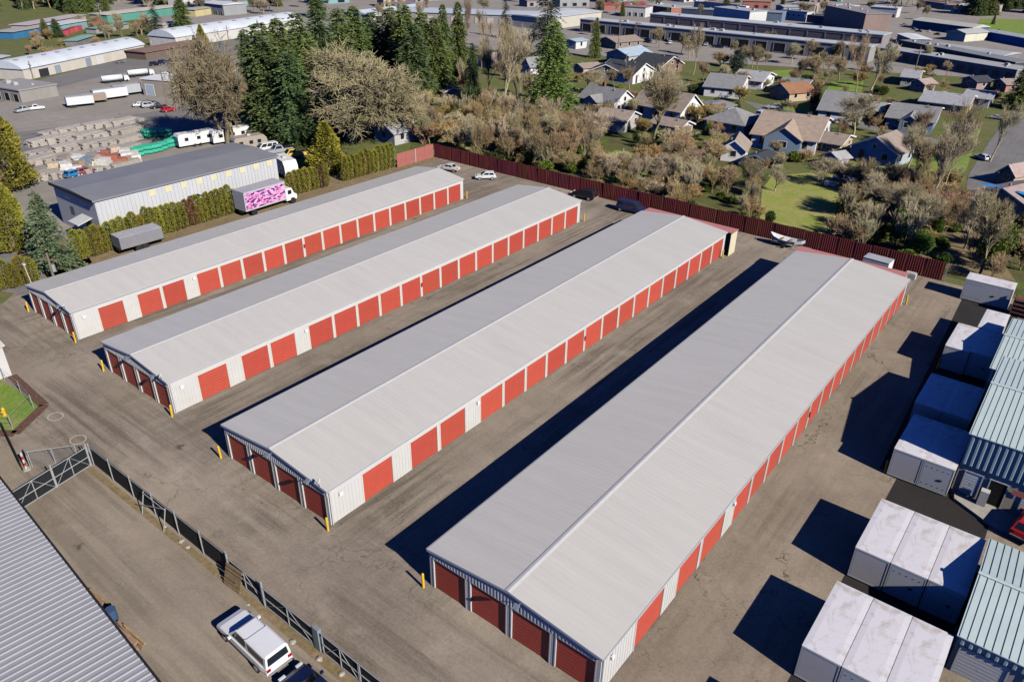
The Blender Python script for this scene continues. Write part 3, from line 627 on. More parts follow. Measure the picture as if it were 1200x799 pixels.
vehicle('sedan', Nv, 'dark navy car cut off at the bottom edge behind the pickup', (-23.9,14.35), rad(178), None)
vehicle('hatch', (.68,.69,.70), 'white hatchback parked by the maroon fence', (-77.6,92.4), rad(222), scale=.84)
vehicle('sedan', (.6,.57,.52), 'pale car half hidden behind the roof beside the hedge', (-85.3,92.0), rad(195), scale=.84)
vehicle('hatch', Bk, 'black hatchback parked against the maroon fence', (-60.0,94.6), rad(185))
vehicle('van', (.015,.026,.085), 'dark blue van parked against the maroon fence', (-51.3,93.9), rad(5), scale=.87)
vehicle('hatch', Rd, 'red car at the right edge by the mint building', at(1206,622), rad(80))
for (bx, by, kd, cl, rz, lab) in [(990,214,'sedan',(.20,.22,.27),-10,'silver blue sedan parked on the back lawn'),(1003,207,'suv',(.02,.05,.12),-20,'dark blue car parked behind the silver sedan on grass')]:
    vehicle(kd, cl, lab, at(bx,by), rad(rz)+.4)
IC = [(28,131,'pickup',Sv,'silver pickup parked beside the yellow verge at far left'),(42,129,'pickup',Wt,'white pickup parked at far left yard'),(165,125,'sedan',Wt,'white car leftmost of the row by the tan warehouse'),(176,126,'suv',Sv,'silver car second in the row by the tan warehouse'),(187,127,'sedan',Bk,'black car in the row by the tan warehouse'),(198,131,'hatch',Rd,'bright red car nearest the tan warehouse'),
  (182,77,'suv',Bk,'black car leftmost of the dark row on the warehouse road'),(192,75,'suv',Nv,'dark blue car second of the dark row on the warehouse road'),(202,73,'sedan',Bk,'black car third of the dark row on the warehouse road'),(211,71,'suv',Nv,'navy car last of the dark row on the warehouse road'),
  (142,74,'sedan',Gy,'grey car beside the long arched warehouse'),(162,68,'sedan',Gy,'dark grey car by the end of the arched warehouse'),(188,64,'sedan',Sv,'silver car under the brown canopy'),(218,60,'pickup',Rd,'red pickup under the brown canopy'),(235,66,'sedan',Wt,'white car right of the brown canopy'),
  (35,213,'hatch',(.02,.2,.45),'bright blue small car behind the grey warehouse'),(102,204,'hatch',(.3,.05,.06),'dark red small car behind the grey warehouse')]
for bx, by, kd, cl, lab in IC: vehicle(kd, cl, lab, at(bx,by) if bx != 35 else at(88,207), rad(95+random.uniform(-8,8)) if by < 80 else rad(random.uniform(60,110)), 'cars in the industrial yards', cat='pickup' if kd == 'pickup' else 'car')
rc = random.Random(5)
for i in range(46):                          # cars in front of the dock building and at the far lots
    if i < 22: bx, by = rc.uniform(700,905), 0; by = 42+(bx-700)*.075+rc.uniform(-3,4); g = 'cars by the loading docks'; lab = 'parked car among the vehicles in front of the loading docks'
    else: bx = rc.uniform(1055,1180); by = 28+(bx-1055)*.12+rc.uniform(-5,9); g = 'cars in the far sales lot'; lab = 'small parked car in the crowded far lot by the blue buildings'
    kd = rc.choice(['sedan','suv','hatch','pickup']); ci = rc.randrange(6); th = ['left','middle','right'][min(2,int(3*((bx-700)/205 if i < 22 else (bx-1055)/125)))]
    vehicle(kd, [Wt,Bk,Nv,Sv,Rd,Gy][ci], '%s %s, %s part of the %s'%(['white','black','navy','silver','red','dark grey'][ci], {'suv':'sport utility car','hatch':'hatchback'}.get(kd,kd), th, 'row before the loading docks' if i < 22 else 'crowded far lot by the blue hall'), at(bx,by), rc.uniform(0,6.28), g)
for bx, by, cl, kd, lab in [(907,128,Sv,'sedan','silver car parked by the street beside the brown roofed house'),(893,137,(.5,.55,.6),'suv','pale blue car parked behind the hip roofed house'),(890,168,(.5,.55,.6),'suv','white and blue car beside the small brown roofed cottage'),(1168,140,Sv,'sedan','silver car in the driveway of the tan house'),(1150,187,Wt,'hatch','white car at the corner by the pink brown roof'),(1040,137,Gy,'suv','grey car behind the small white garage')]:
    vehicle(kd, cl, lab, at(bx,by), rc.uniform(0,6))
def boxtruck(lab, loc, rz, L, W, H, bc, cabc, graphic=None, name='box_truck', cab=True, wheels=(1.2,)):
    T = thing(name, lab, 'truck' if cab else 'trailer', (*loc,0), rz); T.scale = (sfl(loc) if loc[0] < -100 else 1,)*3
    MB().box(-L/2,-W/2,.95,L/2,W/2,H).build('cargo_box', mat('box_%.2f%.2f%.2f'%bc,bc,.5,.06), T)
    MB().box(-L/2,-W/2-.02,H,L/2,W/2+.02,H+.05).build('box_roof', mat('box_roof_grey',(.40,.40,.42),.6,.12), T)
    MB().box(-L/2,-.45,.55,L/2+(1.5 if cab else .3),.45,.95).build('chassis', M_DARK, T)
    if graphic:
        for s in (-1, 1): MB().box(-L/2+.15,min(s*(W/2+.004),s*(W/2+.02)),1.15,L/2-.15,max(s*(W/2+.004),s*(W/2+.02)),H-.2).build('graphic_panel', graphic, T)
    if cab:
        c = MB(); c.prism([(L/2+.12,.6),(L/2+2.0,.6),(L/2+2.0,1.3),(L/2+1.55,1.5),(L/2+1.2,2.35),(L/2+.12,2.4)],'y',-W/2+.15,W/2-.15); co = c.build('cab', mat('cab_%.2f%.2f%.2f'%cabc,cabc,.35,.04), T)
        MB().quad((L/2+1.57,-W/2+.3,1.52),(L/2+1.57,W/2-.3,1.52),(L/2+1.24,W/2-.35,2.3),(L/2+1.24,-W/2+.35,2.3)).build('windscreen', M_GLASS, co)
        for s in (-1,1): MB().box(L/2+.45,s*(W/2-.145)-.006,1.5,L/2+1.1,s*(W/2-.145)+.006,2.1).build('side_window', M_GLASS, co)
    for x in list(-L/2+v for v in wheels)+([L/2+1.2] if cab else []):
        for s in (-1, 1): MB().tube((x,s*(W/2-.3),.46),(x,s*(W/2-.02),.46),.46,n=14).build('tyre', M_DARK, T)
    return T
def pinkgraphic():
    g = NG('pink_graphic'); n = g.noise(1.1,3,.6,g.map((1,1,1.6)),1.5); col = g.mix(g.rng(n,.42,.5), (.62,.13,.42), (.70,.42,.62)); n2 = g.noise(1.7,2,.5,g.map((1,1,2),.5)); col = g.mix(g.rng(n2,.52,.56), col, (.10,.025,.14)); return g.done(col,.4)
boxtruck('box truck with pink and purple graphics beside the hedge', (-92.2,60.0), rad(92), 7.0,2.5,3.6,(.45,.45,.47),(.75,.75,.75),pinkgraphic(),wheels=(1.4,))
boxtruck('grey enclosed trailer in front of the hedge', (-91.5,41.4), rad(88), 5.4,2.2,2.4,(.22,.22,.24),Wt,None,'cargo_trailer',False,(2.2,3.0))
boxtruck('blue roofed white cargo trailer in the industrial yard', at(95,125), rad(75), 8,2.6,3.4,(.62,.64,.66),Wt,None,'cargo_trailer',False,(1.2,2.2))
boxtruck('rusty tan cargo trailer beside the blue roofed trailer', at(112,121), rad(75), 7,2.5,3.0,(.30,.24,.19),Wt,None,'cargo_trailer',False,(1.2,2.2))
boxtruck('long white semi trailer by the tan warehouse', at(130,117), rad(85), 11,2.6,3.7,(.66,.67,.69),Wt,None,'cargo_trailer',False,(1.2,2.4))
boxtruck('grey semi trailer backed against the tan warehouse', at(150,112), rad(85), 9,2.6,3.6,(.40,.42,.45),Wt,None,'cargo_trailer',False,(1.2,2.4))
for bx, by, lab in [(133,97,'white tanker trailer left of its twin on the yard'),(163,90,'white tanker truck right of its twin on the yard')]:
    T = thing('tanker_truck', lab, 'truck', (*at(bx,by),0), rad(80)); T.scale = (sfp(bx,by)*.85,)*3
    MB().tube((-4.5,0,2.1),(4,0,2.1),1.25,n=18).tube((4,0,2.1),(4.3,0,2.1),1.25,.8,n=18).tube((-4.8,0,2.1),(-4.5,0,2.1),.8,1.25,n=18).build('tank', mat('tank_white',(.68,.70,.72),.4,.05), T, True)
    MB().box(-4.4,-.5,.6,6.5,.5,.95).build('chassis', M_DARK, T)
    MB().prism([(4.7,.6),(6.9,.6),(6.9,1.7),(6.5,2.7),(4.7,2.8)],'y',-1.15,1.15).build('cab', mat('cab_white',(.65,.66,.68),.4,.05), T)
    for x in (-3.5,-2.3,3.2,5.8):
        for s in (-1,1): MB().tube((x,s*.85,.5),(x,s*1.2,.5),.5,n=12).build('tyre', M_DARK, T)
def rv(lab, bx, by, rz, L, col, H=3.0, motor=False):
    T = thing('camper_trailer' if not motor else 'motorhome', lab, 'camper', (*at(bx,by),0), rz); T.scale = (sfp(bx,by),)*3; m = mat('camper_%.2f%.2f%.2f'%col, col, .45, .06, 1, dirt=((.4,.38,.35),.8,.3)); W = 2.4
    MB().prism([(-L/2,.55),(L/2-.5,.55),(L/2,1.2),(L/2-.1,2.3),(L/2-.7,H),(-L/2+.3,H),(-L/2,H-.5)],'y',-W/2,W/2).build('body', m, T)
    for s in (-1, 1):
        for x in (-L*.3, 0, L*.25): MB().box(x-.4,s*W/2-.02,1.5,x+.4,s*W/2+.02,2.2).build('window', M_GLASS, T)
    MB().box(-L/2-.02,-.6,1.6,-L/2+.02,.6,2.3).build('rear_window', M_GLASS, T); MB().box(-.3,-.35,H,.4,.35,H+.25).build('roof_vent', M_WHITE, T)
    for x in (-L*.12, L*.02) if not motor else (-L*.28, L*.35):
        for s in (-1,1): MB().tube((x,s*(W/2-.25),.36),(x,s*(W/2+.01),.36),.36,n=12).build('tyre', M_DARK, T)
    return T
rv('white travel trailer with dark windows behind the grey warehouse', 232,170, rad(82), 9.0, (.72,.72,.71)); rv('long white travel trailer behind the first one', 272,166, rad(80), 9.0, (.68,.68,.67))
rv('old tan camper with rusty roof behind the grey warehouse', 293,176, rad(80), 7, (.36,.31,.26)); rv('white cab-over motorhome by the end of the grey warehouse', 335,205, rad(-15), 6.2, (.74,.73,.71), 3.1, True)
rv('silver camper under a blue tarp beside the pinkish roofed house', 1178,247, rad(-15), 9, (.45,.44,.43))
o = MB().add([(x*.9-4.2+random.uniform(-.2,.2), y*.7-.9, 3.08+random.uniform(0,.25)) for x in range(9) for y in range(3)], [(i*3+j,(i+1)*3+j,(i+1)*3+j+1,i*3+j+1) for i in range(8) for j in range(2)]).build('blue_tarp', mat('tarp_blue',(.03,.22,.55),.4,.15,3)); o.location = (*at(1178,247),0); o.rotation_euler = (0,0,rad(-15)); tag(o, 'bright blue tarp lying over the silver camper roof', 'tarp')
vehicle('pickup', (.62,.42,.10), 'yellow pickup truck parked behind the motorhome', at(343,185), rad(250), cat='pickup'); vehicle('pickup', (.30,.33,.37), 'grey pickup truck beside the yellow pickup', at(327,180), rad(255), cat='pickup')
vehicle('van', (.66,.66,.66), 'white van beside the grey pickup behind the warehouse', at(312,178), rad(255), cat='van'); vehicle('van', (.68,.68,.68), 'white van at the left end behind the grey warehouse', at(140,193), rad(95), cat='van')
# drift boat on a trailer
T = thing('drift_boat', 'white upswept boat on a trailer against the maroon fence', 'boat', (-28.9,95.2,0), rad(3)); T.scale = (.9,.9,.9)
secs = []
for x, wd, zk, zs in ((-2.4,.12,1.25,1.75),(-1.8,.62,.85,1.45),(-.8,.92,.68,1.22),(.3,.95,.66,1.18),(1.3,.75,.72,1.25),(2.2,.35,.95,1.45),(2.6,.1,1.15,1.6)):
    secs.append([(x,-wd*.62,zk),(x,-wd,zs),(x,-wd*.93,zs),(x,-wd*.55,zk+.08),(x,wd*.55,zk+.08),(x,wd*.93,zs),(x,wd,zs),(x,wd*.62,zk)])
MB().loft(secs).build('hull', mat('boat_white',(.75,.75,.74),.35,.05), T)
for x in (-.7,.6): MB().box(x-.15,-.8,1.02,x+.15,.8,1.07).build('seat', M_WOOD, T)
tr = MB().box(-2.0,-.6,.5,2.2,-.52,.6).box(-2.0,.52,.5,2.2,.6,.6).box(-2.0,-.52,.5,-1.9,.52,.6).box(1.0,-.52,.5,1.1,.52,.6).box(2.2,-.05,.5,3.6,.05,.6).build('trailer', M_GALV, T)
for s in (-1,1): MB().tube((-.2,s*.95-.1,.3),(-.2,s*.95+.1,.3),.3,n=12).build('tyre', M_DARK, T)
boxtruck('small white enclosed trailer behind the nearest storage building', (-17.2,93.3), rad(-4), 3.0,1.8,2.1,(.74,.75,.76),Wt,None,'cargo_trailer',False,(1.5,))
o = MB().box(-.6,-.4,0,.6,.4,.7).box(-.5,-.3,.7,.5,.3,.78).build('utility_box', mat('grey_box',(.5,.5,.48),.6,.1)); o.location = (-13.6,94.9,0); tag(o, 'small grey utility box by the fence behind the nearest building', 'box')
o = MB().box(-.9,-.45,.25,.9,.45,.85).box(-.7,-.3,0,-.5,.3,.25).box(.5,-.3,0,.7,.3,.25).box(-.85,-.4,.85,.85,.4,.9).build('chest_freezer', M_WHITE); o.location = (*at(972,219),0); o.rotation_euler=(0,0,.3); tag(o, 'white chest lying on the back lawn below the tree', 'chest')
T = thing('swing_set', 'white metal swing set frame on the lawn behind the fence', 'swing set', (*at(735,203),0), rad(35))
MB().tube((-1.7,0,2.1),(1.7,0,2.1),.05,n=6).build('top_bar', M_WHITE, T)
for x in (-1.7,1.7):
    for s in (-1,1): MB().tube((x,s*.9,0),(x,0,2.1),.045,n=6).build('leg', M_WHITE, T)
for x in (-.6,.6): MB().box(x-.25,-.1,.5,x+.25,.1,.54).tube((x-.22,0,.54),(x-.22,0,2.1),.012,n=4).tube((x+.22,0,.54),(x+.22,0,2.1),.012,n=4).build('swing', M_DARK, T)
# ------------------------------------------------------------------ houses
RC = {'brown':(.31,.25,.205),'grey':(.25,.25,.25),'dark':(.05,.055,.065),'tan':(.37,.285,.22),'light':(.36,.36,.37),'pink':(.38,.29,.255),'orange':(.30,.15,.08),'blue':(.36,.46,.54),'bgrey':(.22,.24,.27)}
def shingle(k): return mat('shingle_'+k, RC[k], .9, .18, 1.2, bump=.3, bscale=9, dirt=(tuple(x*.65 for x in RC[k]),.5,.4))
def wallm(c): return mat('siding_%.2f%.2f%.2f'%c, c, .7, .06, 1.0, stretch=(1,1,8))
def window(T, w0, w1, z0, z1, pl, face, tm):
    # face 'x+','x-','y+','y-' at plane pl; frame + pane + sill
    s = 1 if face[1] == '+' else -1
    def bx(a, b, za, zb, d0, d1):
        p, q = sorted((pl+s*d0, pl+s*d1))
        return MB().box(p,a,za,q,b,zb) if face[0] == 'x' else MB().box(a,p,za,b,q,zb)
    f = MB()
    for q in ((w0-.1,w0,z0-.1,z1+.1),(w1,w1+.1,z0-.1,z1+.1),(w0,w1,z1,z1+.1),(w0,w1,z0-.1,z0)):
        m = bx(*q,.004,.05); f.add(m.v, m.f)
    o = f.build('window', tm, T); bx(w0,w1,z0,z1,.004,.02).build('pane', M_GLASS, o)
    return o
M_TRIMW = mat('white_house_trim', (.72,.71,.69), .6, .05)
def gable_house(lab, g1, g2, L, wc, roof, eave=2.7, rise=None, away=1, chim=False, name='house', cat='house', hip=0., trimw=True, porch=None, win=True, ez=None, wmin=0):
    q = sfp(*g1); L *= q; eave *= max(q,.8); rise = (rise*q if rise else None)
    a, b = np.array(at(*g1, ez or eave)), np.array(at(*g2, ez or eave)); d = b-a; W = float(np.linalg.norm(d)); 
    if W < wmin: b = a+d/W*wmin; W = wmin
    ax = d/np.linalg.norm(d); nrm = np.array([-ax[1], ax[0]])*away
    c = (a+b)/2+nrm*L/2                       # local x along ridge (away from the gable), local y across
    rz = math.atan2(nrm[1], nrm[0]); T = thing(name, lab, cat, (c[0],c[1],0), rz); rise = rise or W*.28; h = W/2; l = L/2
    wm = wallm(wc); rm = shingle(roof); zr = eave+rise
    m = MB().box(-l,-h,0,l,h,eave)
    if hip == 0: m.prism([(-h,eave),(h,eave),(0,zr-.02)], 'x', -l, l)
    m.build('wall', wm, T)
    r = MB(); ov = .45; s = rise/h; zo = eave-s*ov; th = .14
    if hip == 0:
        for sg in (-1, 1):
            p = [(0,zr),(sg*(h+ov),zo),(sg*(h+ov),zo+th),(0,zr+th)]; r.prism(p if sg > 0 else p[::-1], 'x', -l-ov, l+ov)
    else:
        e = [(-l-ov,-h-ov),(l+ov,-h-ov),(l+ov,h+ov),(-l-ov,h+ov)]; k = max(l-h*hip,.2); zz = zr+th
        V = [(x,y,zo) for x,y in e]+[(x,y,zo+th) for x,y in e]+[(-k,0,zz),(k,0,zz)]
        r.add(V, [(3,2,1,0),(0,1,5,4),(1,2,6,5),(2,3,7,6),(3,0,4,7),(4,5,9,8),(5,6,9),(6,7,8,9),(7,4,8)])
    rf = r.build('roof', rm, T)
    if hip == 0:
        for x in (-l-ov-.03, l+ov+.004):
            q = MB()
            for sg in (-1, 1):
                p = [(0,zr-.1),(sg*(h+ov),zo-.1),(sg*(h+ov),zo+th+.01),(0,zr+th+.01)]; q.prism(p if sg > 0 else p[::-1], 'x', x, x+.026)
            q.build('rake_trim', M_TRIMW, rf)
    if chim: MB().box(l*.2,-.35,zr-.6,l*.2+.6,.25,zr+.9).build('chimney', mat('chimney_brick',(.22,.09,.06),.9,.2,4), rf)
    MB().box(-l*.5,.6,zr-s*.6+th-.02,-l*.5+.25,.85,zr-s*.6+th+.35).build('roof_vent', M_GALV, rf)
    if win:
        for sg in (-1, 1):
            n = max(1, int(L/3.4))
            for i in range(n):
                x = -l+L*(i+.5)/n
                if eave > 1.6: window(T, x-.45, x+.45, .85, min(2.1,eave-.35), sg*h, 'y'+'-+'[sg > 0], M_TRIMW)
            n = max(1, int(W/3.2))
            for i in range(n):
                y = -h+W*(i+.5)/n
                if sg < 0 and i == n-1 and n > 1:
                    o = MB().box(-l-.06,y-.45,.1,-l-.004,y+.45,2.1).build('door', mat('door_dark',(.10,.07,.06),.6,.1), T); continue
                window(T, y-.5, y+.5, .95, min(2.1,eave-.35), sg*l, 'x'+'-+'[sg > 0], M_TRIMW)
            if hip == 0 and rise > 1.6: window(T, -.35, .35, eave+.25, eave+.25+min(.9,rise*.35), sg*l, 'x'+'-+'[sg > 0], M_TRIMW)
    if porch:
        pw, pd, side, pc = porch                # cross gable on a long side
        pr = pw*.30; y0 = side*h; y1 = side*(h+pd); yi = side*h*.3
        pm = MB().box(-pw/2,min(y0,y1),0,pw/2,max(y0,y1),eave-.02); pm.prism([(-pw/2,eave-.02),(pw/2,eave-.02),(0,eave+pr-.05)],'y',*sorted((y0,y1))); pm.build('porch_wall', wallm(pc), T)
        q = MB()
        for sg in (-1,1):
            p = [(0,eave+pr),(sg*(pw/2+.3),eave-.18),(sg*(pw/2+.3),eave-.06),(0,eave+pr+.12)]; q.prism(p if sg < 0 else p[::-1],'y',*sorted((yi,y1+side*.35)))
        q.build('porch_roof', rm, T); window(T,-.8,.8,.9,2.0,y1,'y'+'-+'[side > 0],M_TRIMW)
    return T
wh, cr, bl, gr_, tn = (.72,.71,.69), (.58,.54,.44), (.20,.29,.38), (.42,.42,.41), (.46,.36,.24)
gable_house('white gabled house with grey roof beside the big cedar', (719,122),(745,117), 11, wh, 'grey', 2.9, 2.6, away=1, chim=True, porch=(4,2,1,wh))
gable_house('white house annex with brown roof in front of the grey roofed house', (733,143),(749,134), 7, gr_, 'brown', 2.4, 1.4)
gable_house('tall white gabled house with long brown roof amid bare trees', (798,131),(823,124), 13, wh, 'brown', 3.0, 3.2)
gable_house('brown porch wing with white rail below the tall white gable', (797,150),(812,145), 7, wh, 'brown', 2.2, 1.0)
gable_house('cream house with wide grey hipped roof', (873,147),(826,139), 9.5, cr, 'grey', 2.7, 2.3, away=-1, hip=.9)
gable_house('small white cottage with brown roof and dark gable', (846,173),(874,176), 6.5, wh, 'brown', 2.5, 1.6)
gable_house('large white house with broad tan brown roof and blue front gable', (957,166),(975,141), 13.5, wh, 'tan', 2.9, 2.8, porch=(6.5,1.2,1,bl), away=1)
gable_house('grey blue gabled house with brown roof beside the lawn', (998,170),(1052,181), 9, (.36,.42,.45), 'brown', 3.0, 2.6)
gable_house('low tan roofed wing behind the grey blue gabled house', (985,170),(1000,160), 7, tn, 'brown', 2.4, 1.2)
gable_house('white house with grey roof behind a bare lichen tree', (1009,134),(1020,113), 11, wh, 'grey', 2.9, 2.9)
gable_house('small white garage with pale roof', (1031,131),(1044,122), 6.5, gr_, 'light', 2.4, 1.1)
gable_house('blue house with dark grey roof and white end wall', (1094,144),(1104,127), 12.5, bl, 'grey', 2.8, 2.2, porch=(3.4,1.5,1,bl))
gable_house('tan house with orange brown roof beside a dark conifer', (904,103),(926,109), 9, tn, 'orange', 2.6, 1.9)
gable_house('house with blue grey roof adjoining the orange roof', (943,104),(955,96), 8, gr_, 'bgrey', 2.5, 1.5)
gable_house('tan house with pale roof and yellow end under construction', (1133,125),(1143,113), 15, (.50,.36,.16), 'light', 3.1, 1.9)
gable_house('low pale roofed house behind the tan house', (1160,117),(1168,108), 9, gr_, 'light', 2.6, 1.4)
gable_house('pale metal roofed shed left of the tan house', (1083,111),(1106,115), 7, (.25,.2,.17), 'light', 2.4, .8)
gable_house('white gabled house with grey roof near the small lawn', (867,105),(879,92), 10, wh, 'grey', 2.7, 2.2)
gable_house('white house with grey roof right of the blue green shrub', (893,96),(908,88), 9, wh, 'light', 2.6, 1.8)
gable_house('long dark slate roofed house with small cross gable', (730,86),(690,83), 9, (.25,.22,.2), 'dark', 2.6, 2.2, away=-1, porch=(4,1.5,-1,gr_))
gable_house('white gabled house with dark slate roof', (742,88),(767,82), 12, wh, 'dark', 2.8, 2.6)
gable_house('brown house with black roof behind the white gable', (775,78),(800,74), 12, (.2,.13,.09), 'dark', 2.8, 2.6)
gable_house('pale blue metal roofed building by the dock road', (711,62),(737,66), 13, gr_, 'blue', 3.6, 1.8, name='workshop', cat='workshop')
gable_house('low brown roofed building in front of the docks', (701,46),(722,50), 15, (.25,.2,.16), 'brown', 2.8, 1.4)
gable_house('small mint topped kiosk beside the big cedar', (661,47),(675,49), 7, (.6,.62,.62), 'blue', 3.0, .5, name='kiosk', cat='kiosk')
gable_house('low garage with open side in front of the slate roofed house', (672,77),(684,80), 7, (.5,.4,.35), 'brown', 2.4, .9)
gable_house('broad pinkish brown roofed house at the right edge', (1143,224),(1205,242), 13, tn, 'pink', 2.5, 1.9)
gable_house('pink roofed house wing at the right edge by the street', (1172,200),(1190,205), 9, tn, 'pink', 2.5, 1.7)
gable_house('small pale blue garden shed by the white house', (967,181),(983,186), 3, (.55,.62,.68), 'light', 2.1, .8, win=False, name='garden_shed', cat='shed')
gable_house('dark shed roof beside the small cottage', (876,183),(895,187), 5, (.2,.17,.15), 'dark', 2.2, .5, win=False, name='carport', cat='carport')
gable_house('pale carport roof behind the hip roofed house', (820,122),(850,127), 5, gr_, 'grey', 2.3, .5, win=False, name='carport', cat='carport')
gable_house('small grey roofed house behind the great oak', (438,150),(462,156), 8, gr_, 'light', 2.5, 1.6)
gable_house('tan fenced shed roof below the conifer grove', (520,108),(540,106), 5, tn, 'tan', 2.2, .8, win=False, name='garden_shed', cat='shed')
gable_house('pale gabled cottage left of the big cedar', (612,75),(622,78), 6, wh, 'grey', 2.6, 2.2)
gable_house('house with rusty roof behind bare trees left of the cedar', (560,68),(580,72), 9, gr_, 'pink', 2.6, 1.8)
gable_house('small tan house at the far end of the residential block', (1068,96),(1084,99), 7, (.4,.33,.28), 'pink', 2.5, 1.4)
gable_house('dark roofed house below the railway building', (1128,92),(1146,96), 8, (.35,.25,.22), 'dark', 2.5, 1.6)
gable_house('rust coloured house at the far right by the dark tree', (1165,95),(1180,99), 7, (.4,.22,.16), 'brown', 2.5, 1.6)
gable_house('small green walled house among bare trees', (1075,92),(1082,84), 6, (.42,.46,.38), 'light', 2.8, 1.6)
# ------------------------------------------------------------------ industrial and far buildings
def hall(lab, e1, e2, D, h, wc, rc, rise=0., arch=False, away=1, bays=None, name='warehouse', skyl=0, par=.0, cat='warehouse', front=None, ribs=False):
    # e1,e2: pixels of the near top edge; D: depth away from it
    q = sfp((e1[0]+e2[0])/2,(e1[1]+e2[1])/2); D *= q; h *= q; rise *= q; q_ = q
    a, b = np.array(at(*e1,h)), np.array(at(*e2,h)); d = b-a; W = float(np.linalg.norm(d)); ax = d/W; n = np.array([-ax[1],ax[0]])*away
    if away < 0: a, b = b, a; ax = -ax; n = np.array([-ax[1],ax[0]])
    T = thing(name, lab, cat, (a[0],a[1],0), math.atan2(ax[1],ax[0]))
    wm = mat('hall_wall_%.2f%.2f%.2f'%wc, wc, .75, .10, .35, stretch=(1,1,.5), dirt=(tuple(x*.75 for x in wc),.25,.4)); rm = mat('hall_roof_%.2f%.2f%.2f'%rc, rc, .6, .08, .12, dirt=(tuple(x*.75 for x in rc),.1,.5), spec=.4)
    MB().box(0,0,0,W,D,h).build('wall', wm, T); r = MB()
    if arch:
        k = 10; pr = [(-.3+(D+.6)*i/k, h+rise*math.sin(math.pi*i/k)**.8) for i in range(k+1)]
        r.prism([(p[0],p[1]) for p in pr]+[(D+.3,h-.15),(-.3,h-.15)], 'x', -.3, W+.3)
    elif rise: r.prism([(-.4,h+.002),(D+.4,h+.002),(D+.4,h+.15),(D/2,h+rise),(-.4,h+.15)], 'x', -.4, W+.4)
    else: r.box(-.2,-.2,h,W+.2,D+.2,h+.25)
    rf = r.build('roof', rm, T)
    if rise == 0:
        ru = random.Random(int(W*10))
        for i in range(min(7, 2+int(W/12))):
            ux, uy = ru.uniform(.06,.94)*W, ru.uniform(.2,.8)*D; k = ru.uniform(.5,1.1)*q_
            MB().box(ux-k,uy-k*.8,h+.25,ux+k,uy+k*.8,h+.25+k*.9).box(ux-k*.7,uy-k*.5,h+.25+k*.9,ux+k*.7,uy+k*.5,h+.25+k*1.1).build('roof_unit', mat('roof_unit_grey',(.45,.46,.46),.6,.1), rf)
    for i in range(skyl):
        x = W*(i+.5)/skyl; yy = D*.33 if arch else D*.25; zz = h+(rise*math.sin(math.pi*(yy+.3)/(D+.6))**.8 if arch else rise*(yy+.4)/(D/2+.4)+.1)
        s = MB().obox((x,yy,zz+.08),(2.2*q_,1.3*q_,.25),0,math.atan2(rise*.5,D/2)); s.build('skylight', mat('skylight_grey',(.36,.37,.40),.5,.05), rf)
    for k, (x0, x1, z0, z1, c) in enumerate(front or []):
        x0, x1, z0, z1 = x0*q_, x1*q_, z0*q_, z1*q_
        mm = mat('opening_%.2f%.2f%.2f'%c, c, .6, .08)
        f = MB().box(x0-.15,-.05,z0,x0,-.004,z1+.15).box(x1,-.05,z0,x1+.15,-.004,z1+.15).box(x0,-.05,z1,x1,-.004,z1+.15).build('door_frame', rm, T)
        MB().box(x0,-.03,z0,x1,-.004,z1).build('door', mm, T)
    if bays:
        n, z0, z1, fr, c = bays; z0 *= q_; z1 *= q_
        for i in range(n):
            x0 = W*(i+.5-fr/2)/n; x1 = W*(i+.5+fr/2)/n
            f = MB().box(x0-.2,-.12,z0,x0,-.004,z1+.25).box(x1,-.12,z0,x1+.2,-.004,z1+.25).box(x0,-.12,z1,x1,-.004,z1+.25).build('bay_frame', wm, T)
            MB().box(x0,-.03,z0,x1,-.004,z1).build('bay_door', c, T)
    return T
# grey metal warehouse beside the hedge
T = thing('grey_warehouse', 'pale ribbed metal warehouse with dark grey roof behind the hedge', 'warehouse', (-108.2,39.6,0))
Wd, Ln, hh = 11.2, 27.2, 5.4
m = MB().prism([(0,0),(Wd,0),(Wd,hh),(Wd*.5,hh+.32),(0,hh)],'y',0,Ln); 
for i in range(int(Ln/.55)): m.box(Wd,.1+i*.55,0,Wd+.05,.28+i*.55,hh-.05)
m.build('wall', mat('pale_warehouse_metal',(.50,.51,.52),.5,.05,.6,stretch=(1,2,.3)), T)
r = MB()
for s in (-1,1):
    q = [(Wd/2,hh+.32),(Wd/2+s*(Wd/2+.3),hh),(Wd/2+s*(Wd/2+.3),hh+.2),(Wd/2,hh+.52)]; r.prism(q if s < 0 else q[::-1],'y',-.35,Ln+.35)
rf = r.build('roof', mat('charcoal_roof',(.22,.225,.24),.6,.08,.3), T); MB().box(-.35,-.40,hh-.1,Wd+.35,-.36,hh+.3).build('fascia', M_DARK, rf)
MB().obox((Wd-3.0,-1.0,2.6),(2.6,2.0,.12),0,.25).build('awning', mat('awning_grey',(.55,.56,.56),.5,.05), T); MB().box(Wd-3.9,-.03,0,Wd-2.3,-.004,2.3).build('door', M_BK, T); MB().box(Wd-7.5,-.05,2.2,Wd-6.7,-.004,3.2).build('window', M_GLASS, T); MB().obox((Wd+.55,13.0,3.0),(1.0,1.6,.1),0,0).build('hood', M_DARK, T)
for i in range(9): MB().box(Wd+.052,7+i*2.3,4.3,Wd+.062,7.9+i*2.3,5.15).build('vent_panel', mat('yellowed_panel',(.60,.57,.36),.6,.1), T)
LW = (.60,.57,.52)
hall('long arched white warehouse with skylights at far left', (26,81),(168,52), 20, 5.2, (.56,.52,.45), (.58,.62,.66), 3.2, True, away=1, skyl=10, front=[(9,15,0,3.6,(.03,.03,.035)),(19,23,0,3.8,(.28,.31,.33)),(40,44,0,4.2,(.25,.28,.32)),(48,53,0,4,(.62,.6,.55))])
